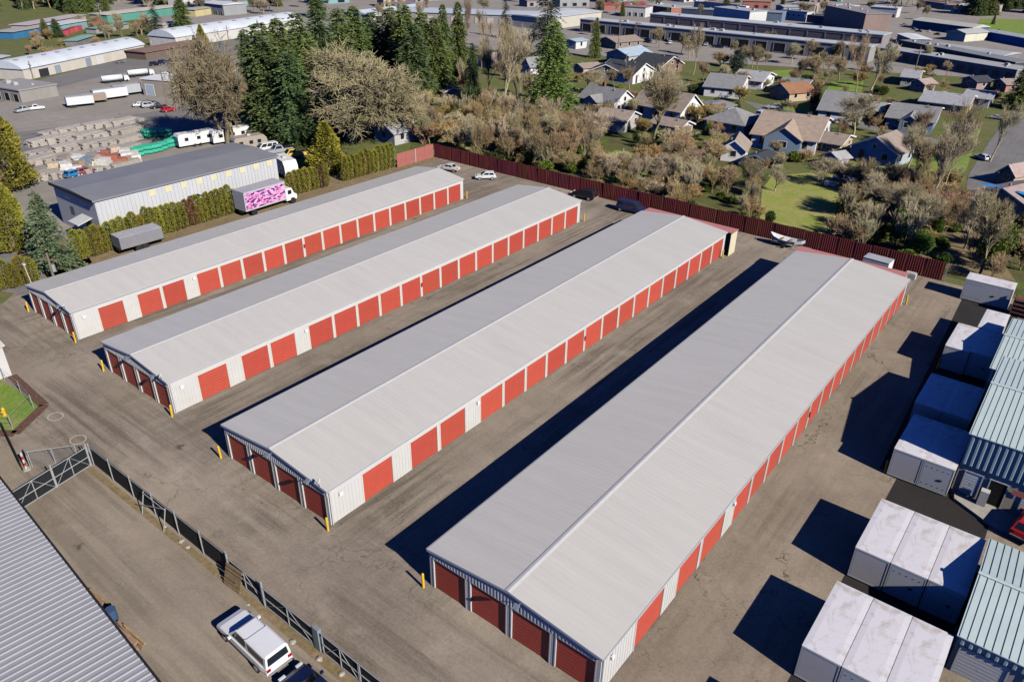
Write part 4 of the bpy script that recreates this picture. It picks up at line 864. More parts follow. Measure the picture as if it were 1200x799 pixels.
hall('second arched white warehouse behind the brown canopy', (205,44),(352,22), 18, 5.2, (.58,.56,.52), (.58,.62,.66), 3.2, True, skyl=9)
hall('brown roofed open canopy joining the two arched warehouses', (170,62),(240,50), 12, 3.4, (.16,.12,.10), (.25,.16,.12), .8, name='canopy_building')
hall('tan block warehouse with white roof behind the bare tree', (165,93),(272,101), 24, 5.0, (.32,.28,.235), (.70,.72,.71), 0, front=[(1.2,4.2,0,3.4,(.35,.42,.5)),(12,13.2,0,2.2,(.2,.18,.16)),(16,17,1.3,3.5,(.06,.06,.07))])
hall('low grey block building behind the green evergreen at far left', (-20,100),(22,107), 14, 4, (.30,.28,.26), (.34,.32,.30), 0, bays=(4,0,2.6,.5,M_BK))
hall('white truss roofed building behind the conifer grove', (432,18),(500,10), 20, 5, (.55,.52,.47), (.55,.62,.68), 2.0, front=[(6,12,0,4,(.03,.03,.03))])
hall('long pale roofed depot behind the bare trees', (470,14),(640,20), 26, 5.5, (.33,.29,.27), (.48,.53,.58), 1.0, bays=(12,1,4.2,.55,mat('bay_pale',(.5,.47,.44),.6,.1)))
hall('white depot building behind the dark fir', (640,22),(705,14), 26, 6, (.52,.49,.42), (.60,.62,.63), .8)
BK2 = mat('dock_opening',(.012,.013,.016),.7,.1)
hall('long grey loading dock building with dark bay doors', (680,23),(1020,56), 10, 6.4, (.30,.285,.275), (.50,.52,.52), 0, bays=(17,.9,4.4,.6,BK2))
hall('upper tier of the loading dock building with clerestory', (762,17),(1035,42), 14, 8.6, (.25,.225,.22), (.50,.54,.56), 0, bays=(14,5,7.6,.92,mat('clerestory',(.16,.14,.14),.4,.1)))
hall('long grey roofed rail building at the right', (1012,54),(1192,83), 14, 5.2, (.28,.25,.23), (.40,.40,.39), 0, bays=(14,1,3.8,.55,mat('bay_brown',(.12,.09,.08),.7,.1)))
hall('low dark parapet building behind the rail building', (1055,48),(1190,74), 12, 6.2, (.07,.075,.08), (.24,.25,.25), 0)
hall('wide grey shallow roofed hall behind the rail building', (1090,55),(1175,66), 22, 5.0, (.2,.2,.21), (.42,.43,.44), 1.5)
hall('tall brown brick block with dark shaded face', (968,7),(1015,17), 20, 15, (.27,.19,.165), (.30,.27,.25), 0, away=1)
hall('white roofed shed in the crowded far lot', (1052,40),(1068,46), 12, 4.2, (.3,.32,.33), (.70,.72,.72), .8)
hall('blue walled hall with pale yellow roof in the far lot', (1070,24),(1140,33), 20, 6, (.06,.14,.24), (.50,.50,.43), 2.2, skyl=0)
hall('pale yellow gabled hall end by the bright blue building', (1132,40),(1158,38), 16, 6, (.62,.60,.48), (.45,.45,.42), 2.5)
hall('bright blue flat warehouse at the right edge', (1146,36),(1225,50), 16, 5.5, (.02,.14,.42), (.36,.38,.40), 0)
hall('blue grey warehouse behind the dock building', (884,14),(917,16), 16, 7, (.16,.22,.30), (.26,.30,.33), 0)
hall('white office block with small square windows', (916,12),(946,15), 10, 7, (.66,.67,.66), (.35,.36,.37), 0, bays=(5,3.6,4.8,.3,M_GLASS))
hall('dark flat roofed building behind the white office block', (945,18),(966,20), 12, 5, (.15,.14,.14), (.13,.12,.12), 0)
hall('long dark red roofed building at the top edge', (708,6),(758,5), 14, 4, (.3,.12,.1), (.36,.07,.07), 1.2)
hall('flat grey canopy roofed shed behind the dock building', (795,10),(870,14), 10, 4, (.05,.07,.12), (.34,.37,.38), 0)
hall('teal walled warehouse at the far left', (68,30),(104,24), 14, 6, (.20,.36,.36), (.58,.60,.60), .4)
hall('blue walled warehouse at the far left', (14,38),(60,30), 14, 5, (.04,.17,.32), (.40,.40,.38), .5)
hall('pinkish roofed long building behind the blue warehouse', (32,30),(100,18), 14, 7, (.42,.33,.30), (.50,.44,.42), .4)
hall('pale green long warehouse with cream roof at the top left', (125,18),(208,8), 18, 6, (.10,.30,.24), (.56,.52,.42), .8)
hall('low green roofed shed beyond the arched warehouse', (112,34),(150,28), 9, 3.4, (.3,.32,.3), (.22,.34,.30), .8)
hall('teal roofed open shed near the red container row', (90,48),(110,42), 8, 3.2, (.2,.2,.2), (.25,.40,.36), .6)
hall('small white roofed shed at the far left edge', (-15,72),(10,66), 8, 3, (.3,.28,.25), (.5,.52,.52), .6)
hall('cream building between the tall firs at the top left', (190,30),(214,26), 9, 4, (.55,.5,.38), (.5,.48,.42), .5)
hall('yellow walled long building at the top left', (228,12),(255,8), 12, 5, (.55,.47,.25), (.45,.42,.35), .5)
rc = random.Random(11); cl = ['white','grey','tan','teal','blue','brown','cream','brick red']
cv = [(.6,.6,.58),(.3,.31,.32),(.42,.35,.27),(.2,.38,.38),(.12,.22,.36),(.24,.17,.13),(.58,.53,.4),(.36,.14,.11)]; rl = ['pale','dark grey','light grey','rusty']; rv_ = [(.6,.61,.6),(.16,.16,.17),(.4,.41,.42),(.34,.2,.15)]
used = set(); whr = ['beyond the loading docks','along the top edge','in the far industrial strip','near the far tree belt']
for i in range(34):
    while True:
        if i < 20: x = rc.uniform(600,1200); y = rc.uniform(-8,9)+(6 if x > 1050 else 0)
        else: x = rc.uniform(100,520); y = rc.uniform(-12,4)
        c, k = rc.randrange(8), rc.randrange(4); lab = '%s walled low building with %s roof %s'%(cl[c], rl[k], whr[(0 if x > 750 else 1) if i < 20 else (2 if x > 300 else 3)])
        if lab not in used: used.add(lab); break
    wpx = rc.uniform(18,46); hall(lab, (x,y),(x+wpx,y+wpx*rc.uniform(-.12,.14)), rc.uniform(10,22), rc.uniform(4,8), cv[c], rv_[k], rc.choice([0,0,1.2]), name='far_building', cat='building', bays=(rc.randrange(2,6),.5,2.8,.4,M_GLASS))
for i in range(16):                           # red container row at far left
    x = 75+i*2.7; y = 42-i*1.02
    o = MB().box(-1.2,-3,0,1.2,3,2.6).box(-1.1,-3.05,.2,-.05,-3.003,2.4).box(.05,-3.05,.2,1.1,-3.003,2.4).build('shipping_container', mat('container_red',(.32,.04,.05),.6,.15,rnd=.2)); o.location = (*at(x,y),0); o.rotation_euler = (0,0,rad(70)); o.scale = (.6,.6,.6); tag(o, 'red shipping container in the long row at far left', 'container', 'red shipping containers')
for i in range(5):
    o = MB().box(-6,-1.3,1,6,1.3,4).box(-5,-1.1,.3,-2.5,1.1,1).box(3,-1,.2,3.4,1,1).build('semi_trailer', mat('trailer_mix',(.62,.60,.60),.5,.1,rnd=.15)); o.location = (*at(826+i*9,13+i*1.0),0); o.rotation_euler = (0,0,rad(-12)); tag(o, 'white semi trailer in the row behind the dock building', 'trailer', 'far semi trailers')
# ------------------------------------------------------------------ industrial yard stacks
M_GREYW = mat('grey_timber', (.38,.345,.31), .9, .2, 2, rnd=.12)
rc = random.Random(3)
me = None
for i in range(11):
    for j in range(5):
        o1 = ['first','second','third','fourth','fifth','sixth','seventh','eighth','ninth','tenth','eleventh'][i]; o2 = ['front','second','middle','fourth','rear'][j]
        px = 44+i*10.2+j*2.0; py = 202-i*1.4-j*11.0+(8 if j == 0 else 0)
        if px > 158 or (i < 1 and j > 3): continue
        T = thing('timber_stack', 'grey timber stack, %s from the left in the %s yard row'%(o1,o2), 'timber', (*at(px,py),0), rad(100+rc.uniform(-5,5)), 'grey timber stacks')
        if me is None:
            me = []
            for v in range(3):
                m = MB(); 
                for k in range(5):
                    for q in range(5): m.box(-2.6+rc.uniform(-.2,.2),-1.0+q*.42,k*.3+.03,2.6+rc.uniform(-.2,.2),-.62+q*.42,k*.3+.31)
                x_ = m.mesh('boards'); x_.materials.append(M_GREYW); me.append(x_)
        o = link('boards', me[rc.randrange(3)], T); q = sfp(px,py); T.scale = (1,1,q); o.scale = (1,1,rc.uniform(.5,1.05))
M_GRN = mat('green_pipe', (.04,.38,.24), .5, .15, 2, rnd=.15)
for i in range(15):
    px, py = [(158+(i%6)*5.5, 183-(i%6)*1.2), (176+(i%5)*4, 160), (203+(i%4)*4, 172-(i%4)*2)][i//6 if i < 12 else 2]
    T = thing('green_pipe_bundle', 'bright green pipe bundle stacked in the equipment yard', 'pipes', (*at(px,py),0), rad(80+rc.uniform(-20,20)), 'green pipe bundles')
    for k in range(4): MB().tube((-1.5,-.5+(k%2)*.75,.4+(k//2)*.72),(1.5,-.5+(k%2)*.75,.4+(k//2)*.72),.36,n=10).build('pipe', M_GRN, T)
cc = [(.62,.60,.57),(.34,.26,.20),(.38,.13,.09),(.52,.42,.30),(.20,.26,.32),(.32,.30,.28)]
for i in range(46):
    px = rc.uniform(62,158); py = 203-(px-62)*.16+rc.uniform(-7,6); s = rc.uniform(.8,1.7)
    m = MB().box(-s,-s*.6,.1,s,s*.6,s*.9); m.box(-s*.9,-s*.5,s*.9,s*.2,s*.5,s*1.25); m.box(-s,-s*.6,0,-s*.8,s*.6,.1).box(s*.8,-s*.6,0,s,s*.6,.1)
    k = rc.choice([0,0,0,0,1,1,2,3,3,4,5,5]); o = m.build('machinery_crate', mat('crate_%d'%k, cc[k], .7, .2, 2)); o.location = (*at(px,py),0); o.rotation_euler = (0,0,rc.uniform(0,3)); tag(o, '%s %s crate in the %s third of the cluttered equipment yard'%('large' if s > 1.4 else 'medium' if s > 1.1 else 'small', ['white','brown','red','tan','blue','grey'][k], ['left','middle','right'][min(2,int((px-62)/32))]), 'crate', 'clutter in the equipment yard')
# ------------------------------------------------------------------ utility poles
def pole(bx, by, ty, lab):
    h = max(4,min(13,hgt(bx,by,ty))); T = thing('utility_pole', lab, 'utility pole', (*at(bx,by),0), rad(random.uniform(0,180)))
    MB().tube((0,0,0),(0,0,h),.16,.11,n=8).build('pole', mat('pole_wood',(.20,.16,.12),.9,.15), T); MB().box(-1.2,-.06,h-.9,1.2,.06,h-.76).build('crossarm', MATS['pole_wood'], T); MB().tube((.3,0,h-2.2),(.3,0,h-1.4),.2,n=10).build('transformer', M_GALV, T)
for q in [(42,103,72,'utility pole in front of the long arched warehouse'),(197,128,82,'left utility pole by the tan block warehouse'),(207,130,80,'right utility pole by the tan block warehouse'),(178,62,42,'utility pole beside the brown canopy'),(269,55,30,'utility pole by the second arched warehouse'),(732,95,63,'pole with sign in front of the slate roofed houses'),(724,62,22,'utility pole by the brown roofed low building'),(769,52,34,'lamp pole by the loading docks'),(830,50,30,'pole in front of the grey docks'),(970,66,50,'pole by the right docks'),(1073,80,55,'utility pole behind the green walled house'),(66,335,320,'light pole beside the spruce and pavement'),(127,60,5,'far pole by the pale green warehouse')]: pole(*q)
T = thing('lamp_post', 'slim white lamp post at the corner of the hedge-side building', 'lamp', (*at(42,345),0)); MB().tube((0,0,0),(-.1,-.2,3.6),.05,.04,n=8).build('pole', M_WHITE, T); MB().box(-.3,-.35,3.55,.1,-.1,3.7).build('lamp_head', M_WHITE, T)
T = thing('screen_fence', 'dark low screen fence with posts in front of the spruce', 'fence', (0,0,0)); a, b = at(50,322), at(97,300)
d = Vector((b[0]-a[0],b[1]-a[1])); MB().obox(((a[0]+b[0])/2,(a[1]+b[1])/2,.55),(d.length,.04,1.0),math.atan2(d.y,d.x)).build('screen', mat('navy_screen',(.03,.04,.06),.8,.1), T)
for i in range(5): q = Vector(a).lerp(Vector(b),i/4); MB().tube((q.x,q.y-.06,0),(q.x,q.y-.06,1.5),.035,n=8).build('post', M_GALV, T)
# ------------------------------------------------------------------ vegetation
def segmesh(name, segs, n, ma):              # many tapered twigs as one mesh (n-sided prisms, no caps)
    A = np.array([s[0] for s in segs]); B = np.array([s[1] for s in segs]); r0 = np.array([s[2] for s in segs]); r1 = np.array([s[3] for s in segs])
    d = B-A; d /= np.linalg.norm(d,axis=1)[:,None]+1e-9
    h = np.where(np.abs(d[:,2:3]) < .9, np.array([[0,0,1.]]), np.array([[1.,0,0]])); e = np.cross(d,h); e /= np.linalg.norm(e,axis=1)[:,None]; g = np.cross(d,e)
    V = []
    for P, r in ((A,r0),(B,r1)):
        for i in range(n):
            t = 2*math.pi*i/n; V.append(P+(e*math.cos(t)+g*math.sin(t))*r[:,None])
    V = np.stack(V,1).reshape(-1,3); k = len(segs); base = np.arange(k)*2*n
    F = np.stack([np.stack([base+i, base+(i+1)%n, base+n+(i+1)%n, base+n+i],1) for i in range(n)],1).reshape(-1,4)
    return rawmesh(name, V, F, ma)
def rawmesh(name, V, F, ma):
    me = bpy.data.meshes.new(name); nv = F.shape[1]
    me.vertices.add(len(V)); me.vertices.foreach_set('co', V.astype(np.float32).ravel()); me.loops.add(F.size); me.loops.foreach_set('vertex_index', F.astype(np.int32).ravel())
    me.polygons.add(len(F)); me.polygons.foreach_set('loop_start', np.arange(0,F.size,nv,dtype=np.int32)); me.polygons.foreach_set('loop_total', np.full(len(F),nv,dtype=np.int32))
    me.update(calc_edges=True); me.materials.append(ma); return me
def leafmesh(name, C, D, L, Wd, ma, rng):    # leaf blades: centres C, directions D, length L, width Wd
    D = D/(np.linalg.norm(D,axis=1)[:,None]+1e-9); q = rng.normal(size=D.shape); s = np.cross(D,q); s /= np.linalg.norm(s,axis=1)[:,None]+1e-9
    L = L[:,None]; Wd = Wd[:,None]; V = np.stack([C-s*Wd*.3, C+D*L*.5-s*Wd*.5, C+D*L, C+D*L*.5+s*Wd*.5],1).reshape(-1,3)
    F = np.arange(len(V)).reshape(-1,4); return rawmesh(name, V, F, ma)
def bare(seed, H, lev, spread, up, kids, stems=1, twig=.016, trunk=.2, first=.25, droop=0.):
    r = random.Random(seed); big = []; small = []
    def br(p, d, L, rr, k):
        n = 3 if k < 3 else 2; q = p
        for i in range(n):
            d = (d+Vector((r.gauss(0,.14),r.gauss(0,.14),r.gauss(0,.10)+up*.12-droop*k*.03))).normalized(); e = q+d*L/n
            r1 = rr*(1-.45*(i+1)/n); (big if k < 2 else small).append((tuple(q),tuple(e),max(rr*(1-.45*i/n),twig*.8),max(r1,twig*.6)))
            q = e
            if k < lev and (i > 0 or k > 0):
                c = int(kids+r.random()) if i == n-1 else max(1, int(kids-2+r.random()))
                for _ in range(c):
                    a = r.uniform(.35,.95)*spread; ph = r.uniform(0,6.283); o = d.orthogonal().normalized(); o = Matrix.Rotation(ph,3,d) @ o
                    nd = (d*math.cos(a)+o*math.sin(a)+Vector((0,0,up*.25))).normalized()
                    br(q, nd, L*r.uniform(.55,.8), max(r1*.62,twig), k+1)
    for s in range(stems):
        a = r.uniform(0,6.28); t = 0 if stems == 1 else r.uniform(.1,.6)
        br(Vector((math.cos(a)*.15*(stems>1),math.sin(a)*.15*(stems>1),0)), Vector((math.cos(a)*t,math.sin(a)*t,1)).normalized(), H*first*r.uniform(.8,1.2), trunk*(1 if stems == 1 else r.uniform(.35,.7)), 0)
    return big, small
def norm_segs(big, small):                    # scale to unit height / unit crown width
    P = np.array([s[1] for s in big+small]); zt = np.percentile(P[:,2],99.5); c = np.hypot(P[:,0],P[:,1]); w_ = np.percentile(c,96)*2
    return zt, w_
def bt(name, seed, col, *a, **k):
    big, small = bare(seed, *a, **k); zt, ww = norm_segs(big, small); m1 = mat('twig_'+name, col, .9, .22, .5, rnd=.16); m2 = mat('limb_'+name, tuple(c*.8 for c in col), .9, .25, 3, rnd=.1)
    return dict(trunk=segmesh('trunk', big, 6, m2), crown=segmesh('crown', small, 3, m1), h=zt, w=ww)
OAKC, TAN, PINK, GREYT, OCH = (.36,.305,.17), (.50,.365,.185), (.46,.30,.175), (.52,.43,.265), (.46,.31,.125)
BT = {
 'oak_b': [bt('oak_b',41,OAKC,10,5,1.0,.25,3.6,stems=4,trunk=.34,first=.22,twig=.014)],
 'oak': [bt('oak',1,OAKC,10,5,1.15,.12,4.3,trunk=.30,first=.20,twig=.015)],
 'tree': [bt('tree_a',2,GREYT,10,5,.85,.55,3.4,trunk=.2,first=.26), bt('tree_b',3,OAKC,10,5,.95,.35,3.7,trunk=.2,first=.20), bt('tree_c',4,(.40,.305,.175),10,5,.8,.55,3.4,trunk=.18,first=.27)],
 'poplar': [bt('poplar_a',5,GREYT,14,5,.5,.9,3.3,trunk=.24,first=.30), bt('poplar_b',6,(.43,.33,.195),14,5,.55,.8,3.3,trunk=.22,first=.3)],
 'sapling': [bt('sapling_a',31,GREYT,5,4,.55,.9,2.7,stems=6,trunk=.09,first=.30,twig=.016), bt('sapling_b',32,TAN,5,4,.6,.8,2.8,stems=5,trunk=.09,first=.32,twig=.016), bt('sapling_c',33,(.36,.265,.13),5,4,.65,.7,2.9,stems=4,trunk=.1,first=.3,twig=.016)],
 'shrub': [bt('shrub_a',8,TAN,4,4,.75,.7,3.1,stems=8,trunk=.09,first=.30,twig=.018), bt('shrub_b',9,PINK,4,4,.8,.6,3.0,stems=9,trunk=.08,first=.28,twig=.018), bt('shrub_c',10,GREYT,4,4,.7,.75,3.1,stems=8,trunk=.08,first=.32,twig=.018), bt('shrub_d',12,OCH,3,4,.85,.5,3.0,stems=9,trunk=.07,first=.28,twig=.018)],
}
def conifer(name, seed, H, R, col, droop=.35, dens=1.0, base=.06, power=.85, blade=.55, open_=0.):
    rng = np.random.default_rng(seed); C = []; D = []; L = []; Wd = []; seg = [((0,0,0),(0,0,H*.6),.22,.12),((0,0,H*.6),(0,0,H*.98),.12,.02)]
    z = base*H
    while z < H*.985:
        t = (z/H-base)/(1-base); nb = max(4,int((8 if t < .8 else 5)*dens))
        for b in range(nb):
            a = rng.uniform(0,6.283); ln = R*(1-t)**power*rng.uniform(.45,1.15)+.12
            if open_ and rng.random() < open_: continue
            d = np.array([math.cos(a),math.sin(a),0.]); p = np.array([0,0,z+rng.uniform(-.15,.15)]); ns = max(3,int(ln/.24))
            tip = p+d*ln+np.array([0,0,-droop*ln+.12*ln]); seg.append((tuple(p),tuple(tip),.035,.01))
            sd = np.array([-d[1],d[0],0])
            for k in range(ns):
                u = (k+.7)/ns; q = p+d*ln*u+np.array([0,0,-droop*ln*u*u+.15*ln*u*(1-u)])
                for s in (-1,1,0):
                    if s == 0 and rng.random() < .5: continue
                    dd = d*rng.uniform(.5,1.)+sd*s*rng.uniform(.4,.9)+np.array([0,0,rng.uniform(-.45,.15)]); C.append(q+rng.normal(0,.05,3)); D.append(dd); L.append(blade*rng.uniform(.6,1.25)*(.55+.45*(1-u*.5))); Wd.append(.17*rng.uniform(.7,1.3)*blade/.5)
        z += .30/dens**.5*rng.uniform(.8,1.2)
    C.append(np.array([0,0,H*.95])); D.append(np.array([0,0,1.])); L.append(H*.06); Wd.append(.15)
    return dict(trunk=segmesh('trunk',seg,5,M_BARK), crown=leafmesh('crown',np.array(C),np.array(D),np.array(L),np.array(Wd),mat('needles_'+name,col,.75,.32,1.1,rnd=.18,trans=.22),rng), h=H, w=R*2)
def column(name, seed, H, R, col, n, taper=.35, blade=.3):
    rng = np.random.default_rng(seed); t = rng.random(n)**.85; prof = np.clip(np.minimum((t+.06)*6,1)*(1-t**(1/taper))**.75,.03,1) if taper < 1 else np.clip(np.minimum((t+.05)*7,1)*(1-t)**.8,.02,1)
    a = rng.uniform(0,6.283,n); lob = 1+.16*np.sin(a*3+t*9+seed)+.10*np.sin(a*7-t*23); rr = R*prof*lob*(.62+.42*rng.random(n)**.5)
    C = np.stack([rr*np.cos(a), rr*np.sin(a), .05+t*H*.97],1); D = np.stack([np.cos(a)*.7,np.sin(a)*.7,np.full(n,.75)],1)+rng.normal(0,.35,(n,3))
    L = blade*rng.uniform(.6,1.3,n); W2 = L*rng.uniform(.35,.6,n)
    return dict(trunk=segmesh('trunk',[((0,0,0),(0,0,H*.9),R*.22,R*.05)],6,M_BARK), crown=leafmesh('crown',C,D,L,W2,mat('foliage_'+name,col,.8,.28,1.4,rnd=.16,trans=.22),rng), h=H, w=R*2)
def bushy(name, seed, H, R, col, n=5000, blobs=16, blade=.28):
    rng = np.random.default_rng(seed); cs = rng.normal(0,1,(blobs,3)); cs /= np.linalg.norm(cs,axis=1)[:,None]; cs *= rng.random((blobs,1))**.5*.62; cs = cs*np.array([R,R,H*.42])+np.array([0,0,H*.5])
    k = rng.integers(0,blobs,n); v = rng.normal(0,1,(n,3)); v /= np.linalg.norm(v,axis=1)[:,None]; rad_ = (.25+.2*rng.random(blobs))[k][:,None]*(.75+.3*rng.random((n,1)))
    C = cs[k]+v*rad_*np.array([R,R,H*.55]); C[:,2] = np.maximum(C[:,2],.05); D = v+rng.normal(0,.6,(n,3))+np.array([0,0,.2]); L = blade*rng.uniform(.6,1.3,n)
    return dict(trunk=segmesh('trunk',[((0,0,0),(.1,0,H*.5),.12,.06),((.1,0,H*.5),(-.2,.2,H*.8),.06,.02),((.1,0,H*.4),(.5,-.2,H*.7),.05,.02)],6,M_BARK), crown=leafmesh('crown',C,D,L,L*.55,mat('leaves_'+name,col,.7,.3,1.5,rnd=.18,trans=.25),rng), h=H, w=R*2)
CT = {
 'fir': [conifer('fir_a',1,16,3.4,(.13,.185,.055),dens=1.35,power=.55,blade=.62), conifer('fir_b',2,16,3.2,(.16,.22,.055),droop=.45,dens=1.35,power=.6,blade=.62), conifer('fir_c',3,16,3.6,(.11,.165,.058),dens=1.25,power=.5,blade=.65)],
 'cedar': [conifer('cedar',4,18,4.0,(.17,.235,.05),droop=.6,dens=1.25,power=.6,blade=.6)],
 'spruce': [conifer('spruce',5,9,3.4,(.16,.235,.11),droop=.15,dens=1.3,blade=.5)],
 'openfir': [conifer('openfir',6,20,4.2,(.045,.07,.035),droop=.5,dens=.75,open_=.25,power=.6)],
 'gold': [column('gold',1,9,2.6,(.36,.33,.04),9000,1.0,.42)],
 'tallgold': [column('tallgold',2,12,3.2,(.30,.265,.04),10000,.5,.5)],
 'arbor': [column('arbor_a',3,3.4,.55,(.29,.275,.04),2000,.12,.2), column('arbor_b',4,3.4,.52,(.32,.29,.042),2000,.12,.2), column('arbor_c',5,3.2,.58,(.25,.25,.038),2000,.14,.2)],
 'arborbrown': [column('arbor_dead',6,3.0,.5,(.22,.12,.05),1300,.25,.22)],
 'ivy': [bushy('ivy_a',1,5,2.0,(.15,.22,.035)), bushy('ivy_b',2,5,1.8,(.12,.185,.032))],
 'green': [bushy('green_a',3,2.2,1.6,(.16,.23,.03),3000,10,.22), bushy('green_b',4,2.2,1.7,(.09,.125,.03),3000,10,.22)],
 'bluegreen': [bushy('bluegreen',5,5,2.1,(.085,.125,.085))],
 'redbush': [bushy('redbush',6,3,2.0,(.12,.06,.04),2600,10,.2)],
}
NM = {'oak':'oak_tree','oak_b':'bare_tree','tree':'bare_tree','poplar':'bare_tree','shrub':'bare_shrub','sapling':'bare_sapling','fir':'fir_tree','cedar':'cedar_tree','spruce':'spruce_tree','openfir':'fir_tree','gold':'cypress_tree','tallgold':'evergreen_tree','arbor':'hedge_shrub','arborbrown':'hedge_shrub','ivy':'ivy_tree','green':'green_shrub','bluegreen':'evergreen_shrub','redbush':'brown_shrub'}
rt = random.Random(21); cnt = [0]
def plant(kind, loc, h, wd, lab, group=None, cat=None, v=None):
    P = (BT.get(kind) or CT.get(kind)); p = P[cnt[0]%len(P) if v is None else v]; cnt[0] += 1
    sz = h/p['h']; sx = wd/p['w']; n = NM[kind]
    T = thing(n, lab, cat or ('shrub' if 'shrub' in n else 'tree'), (loc[0],loc[1],0), rt.uniform(0,6.28), group); T.scale = (sx*rt.uniform(.94,1.06),sx*rt.uniform(.94,1.06),sz)
    link('trunk', p['trunk'], T); link('crown', p['crown'], T); return T
def pt(kind, bx, by, ty, wpx, lab, group=None, v=None):
    return plant(kind, at(bx,by), hgt(bx,by,ty), wpx*mpp(bx,by), lab, group, None, v)
pt('oak', 412,166,62,150,'huge rounded leafless oak in front of the conifer grove')
pt('oak_b', 268,168,46,108,'wide leafless tree right of the tan block warehouse')
pt('gold', 385,201,143,48,'yellow green cone-shaped cypress behind the hedge')
pt('tallgold', 6,224,118,66,'olive evergreen at the left edge above its twin'); pt('tallgold', 17,293,208,42,'narrow olive evergreen at the left edge beside the spruce')
pt('spruce', 66,318,221,68,'dense green spruce beside the pavement at left')
pt('cedar', 646,133,22,66,'big bright green cedar beside the gabled houses'); pt('openfir', 640,75,-24,58,'dark open-branched fir rising behind the big cedar')
for i, q in enumerate([(300,135,34,46),(320,162,24,72),(340,152,20,62),(350,168,58,64),(360,140,13,62),(372,152,44,60),(382,128,10,60),(405,115,8,58),(422,110,6,54),(440,104,14,50)]): pt('fir',*q,'dark green fir, %s from the left in the grove behind the oak'%['first','second','third','fourth','fifth','sixth','seventh','eighth','ninth','tenth'][i],'firs left of the great oak crown')
for i, q in enumerate([(462,106,7,52),(478,114,4,58),(487,122,28,62),(498,112,12,54),(511,114,20,48)]): pt('fir',*q,'dark green fir, %s from the left in the clump right of the oak'%['first','second','third','fourth','fifth'][i],'firs right of the great oak')
pt('fir',521,100,4,30,'slim light green fir, left of the tall slim pair',v=1); pt('fir',538,98,1,32,'slim light green fir, right of the tall slim pair',v=1)
pt('fir',554,124,50,22,'small dark pointed conifer below the rusty roof',v=2); pt('openfir',592,45,-3,22,'distant dark conifer against the depot roof')
pt('openfir',185,42,4,26,'open-branched fir behind the arched warehouse ends',v=0); pt('fir',216,38,-6,26,'tall dark fir behind the arched warehouse ends'); pt('gold',238,56,29,15,'rounded dark evergreen beside the brown canopy'); pt('fir',372,20,-12,26,'dark conifer behind the arched warehouse roof end')
pt('fir',697,68,20,16,'small conifer in front of the loading docks'); pt('bluegreen',862,90,56,22,'blue green rounded evergreen near the white gabled house'); pt('redbush',950,128,98,22,'dark reddish conifer shrub beside the orange roof')
pt('ivy',1158,316,254,42,'tall ivy covered tree above the crosswise container'); pt('ivy',1047,292,238,24,'narrow ivy covered trunk behind the fence'); pt('ivy',1078,298,268,32,'leafy green shrub mass behind the fence'); pt('fir',1192,128,68,34,'dark green tree at the right edge above the street'); pt('gold',1200,120,96,18,'yellow green tree at the right edge above the street')
pt('ivy',1100,310,295,30,'low green bush at the end of the maroon fence'); pt('fir',55,45,22,14,'small dark fir left of the pair by the teal warehouse'); pt('fir',68,44,22,16,'small green fir right of the pair by the teal warehouse'); pt('ivy',278,155,138,22,'green bush under the wide leafless tree')
GS = [(585,190,172,24,'behind the fence near the hedge end'),(640,200,186,22,'behind the fence left of the black hatchback'),(608,184,172,16,'in the brush below the cedar'),(870,262,246,16,'behind the fence left of the back lawn'),(902,262,246,18,'at the left corner of the back lawn'),(955,283,270,22,'behind the fence above the white boat'),(1003,300,286,30,'behind the fence in the thicket, left one'),(1060,310,290,34,'behind the fence near its right end'),(985,290,275,22,'at the lower right corner of the back lawn'),(748,214,200,14,'beside the swing set'),(812,163,152,18,'below the tall white gable porch'),(895,160,150,16,'right of the hip roofed house'),(1035,112,100,16,'behind the small white garage'),(930,190,176,24,'before the large tan roofed house'),(690,170,155,16,'below the grey roofed gabled house'),(1020,190,182,14,'at the wall of the grey blue house')]
for q in GS: pt('green',*q[:4],'small leafy green shrub '+q[4],'green shrubs behind the fence')
for q, w_ in zip([(572,120,48,46),(588,132,34,60),(606,128,28,52)],['left','middle','right']): pt('poplar',*q,'tall pale leafless tree left of the big cedar, %s of three'%w_,'pale poplars by the cedar')
pt('tree',765,170,86,50,'leafless tree before the tall white gable, nearer of two'); pt('tree',772,150,76,40,'leafless tree before the tall white gable, farther of two')
pt('tree',1000,158,110,40,'lichen covered bare tree before the white house',v=0); pt('tree',938,238,195,24,'small bare fruit tree at the left of the back lawn',v=0) if False else pt('tree',908,224,194,24,'small bare fruit tree at the left of the back lawn',v=0)
pt('tree',963,218,186,34,'bare tree standing over the white chest on the lawn',v=0); pt('tree',1130,292,222,40,'grey leafless tree in the dirt clearing',v=0); pt('poplar',1102,235,118,52,'tall leafless tree beside the blue house, left one',v=1); pt('poplar',1086,245,140,56,'tall leafless tree rising from the brush by the grey blue house',v=0); pt('poplar',1160,190,120,34,'slim leafless tree on the corner lawn',v=0)
pt('poplar',1020,108,50,40,'tall leafless tree before the rail building, left one',v=0); pt('poplar',1002,112,42,34,'tall leafless tree by the dock end',v=1); pt('poplar',812,88,28,26,'slim leafless tree in front of the loading docks',v=0); pt('poplar',545,70,-6,22,'brownish slender bare tree behind the slim fir pair',v=1); pt('tree',1148,322,230,46,'forked leafless branches beside the ivy tree',v=2)
pt('openfir',1035,86,44,18,'dark conifer between bare trees by the dock end')
TINT = {'green':['bright green','dark green'],'sapling':['pale grey','tan','brown'],'shrub':['tan','pinkish brown','pale grey','ochre'],'tree':['grey','olive brown','brown'],'poplar':['pale','brownish'],'fir':['deep green','light green','blackish green']}
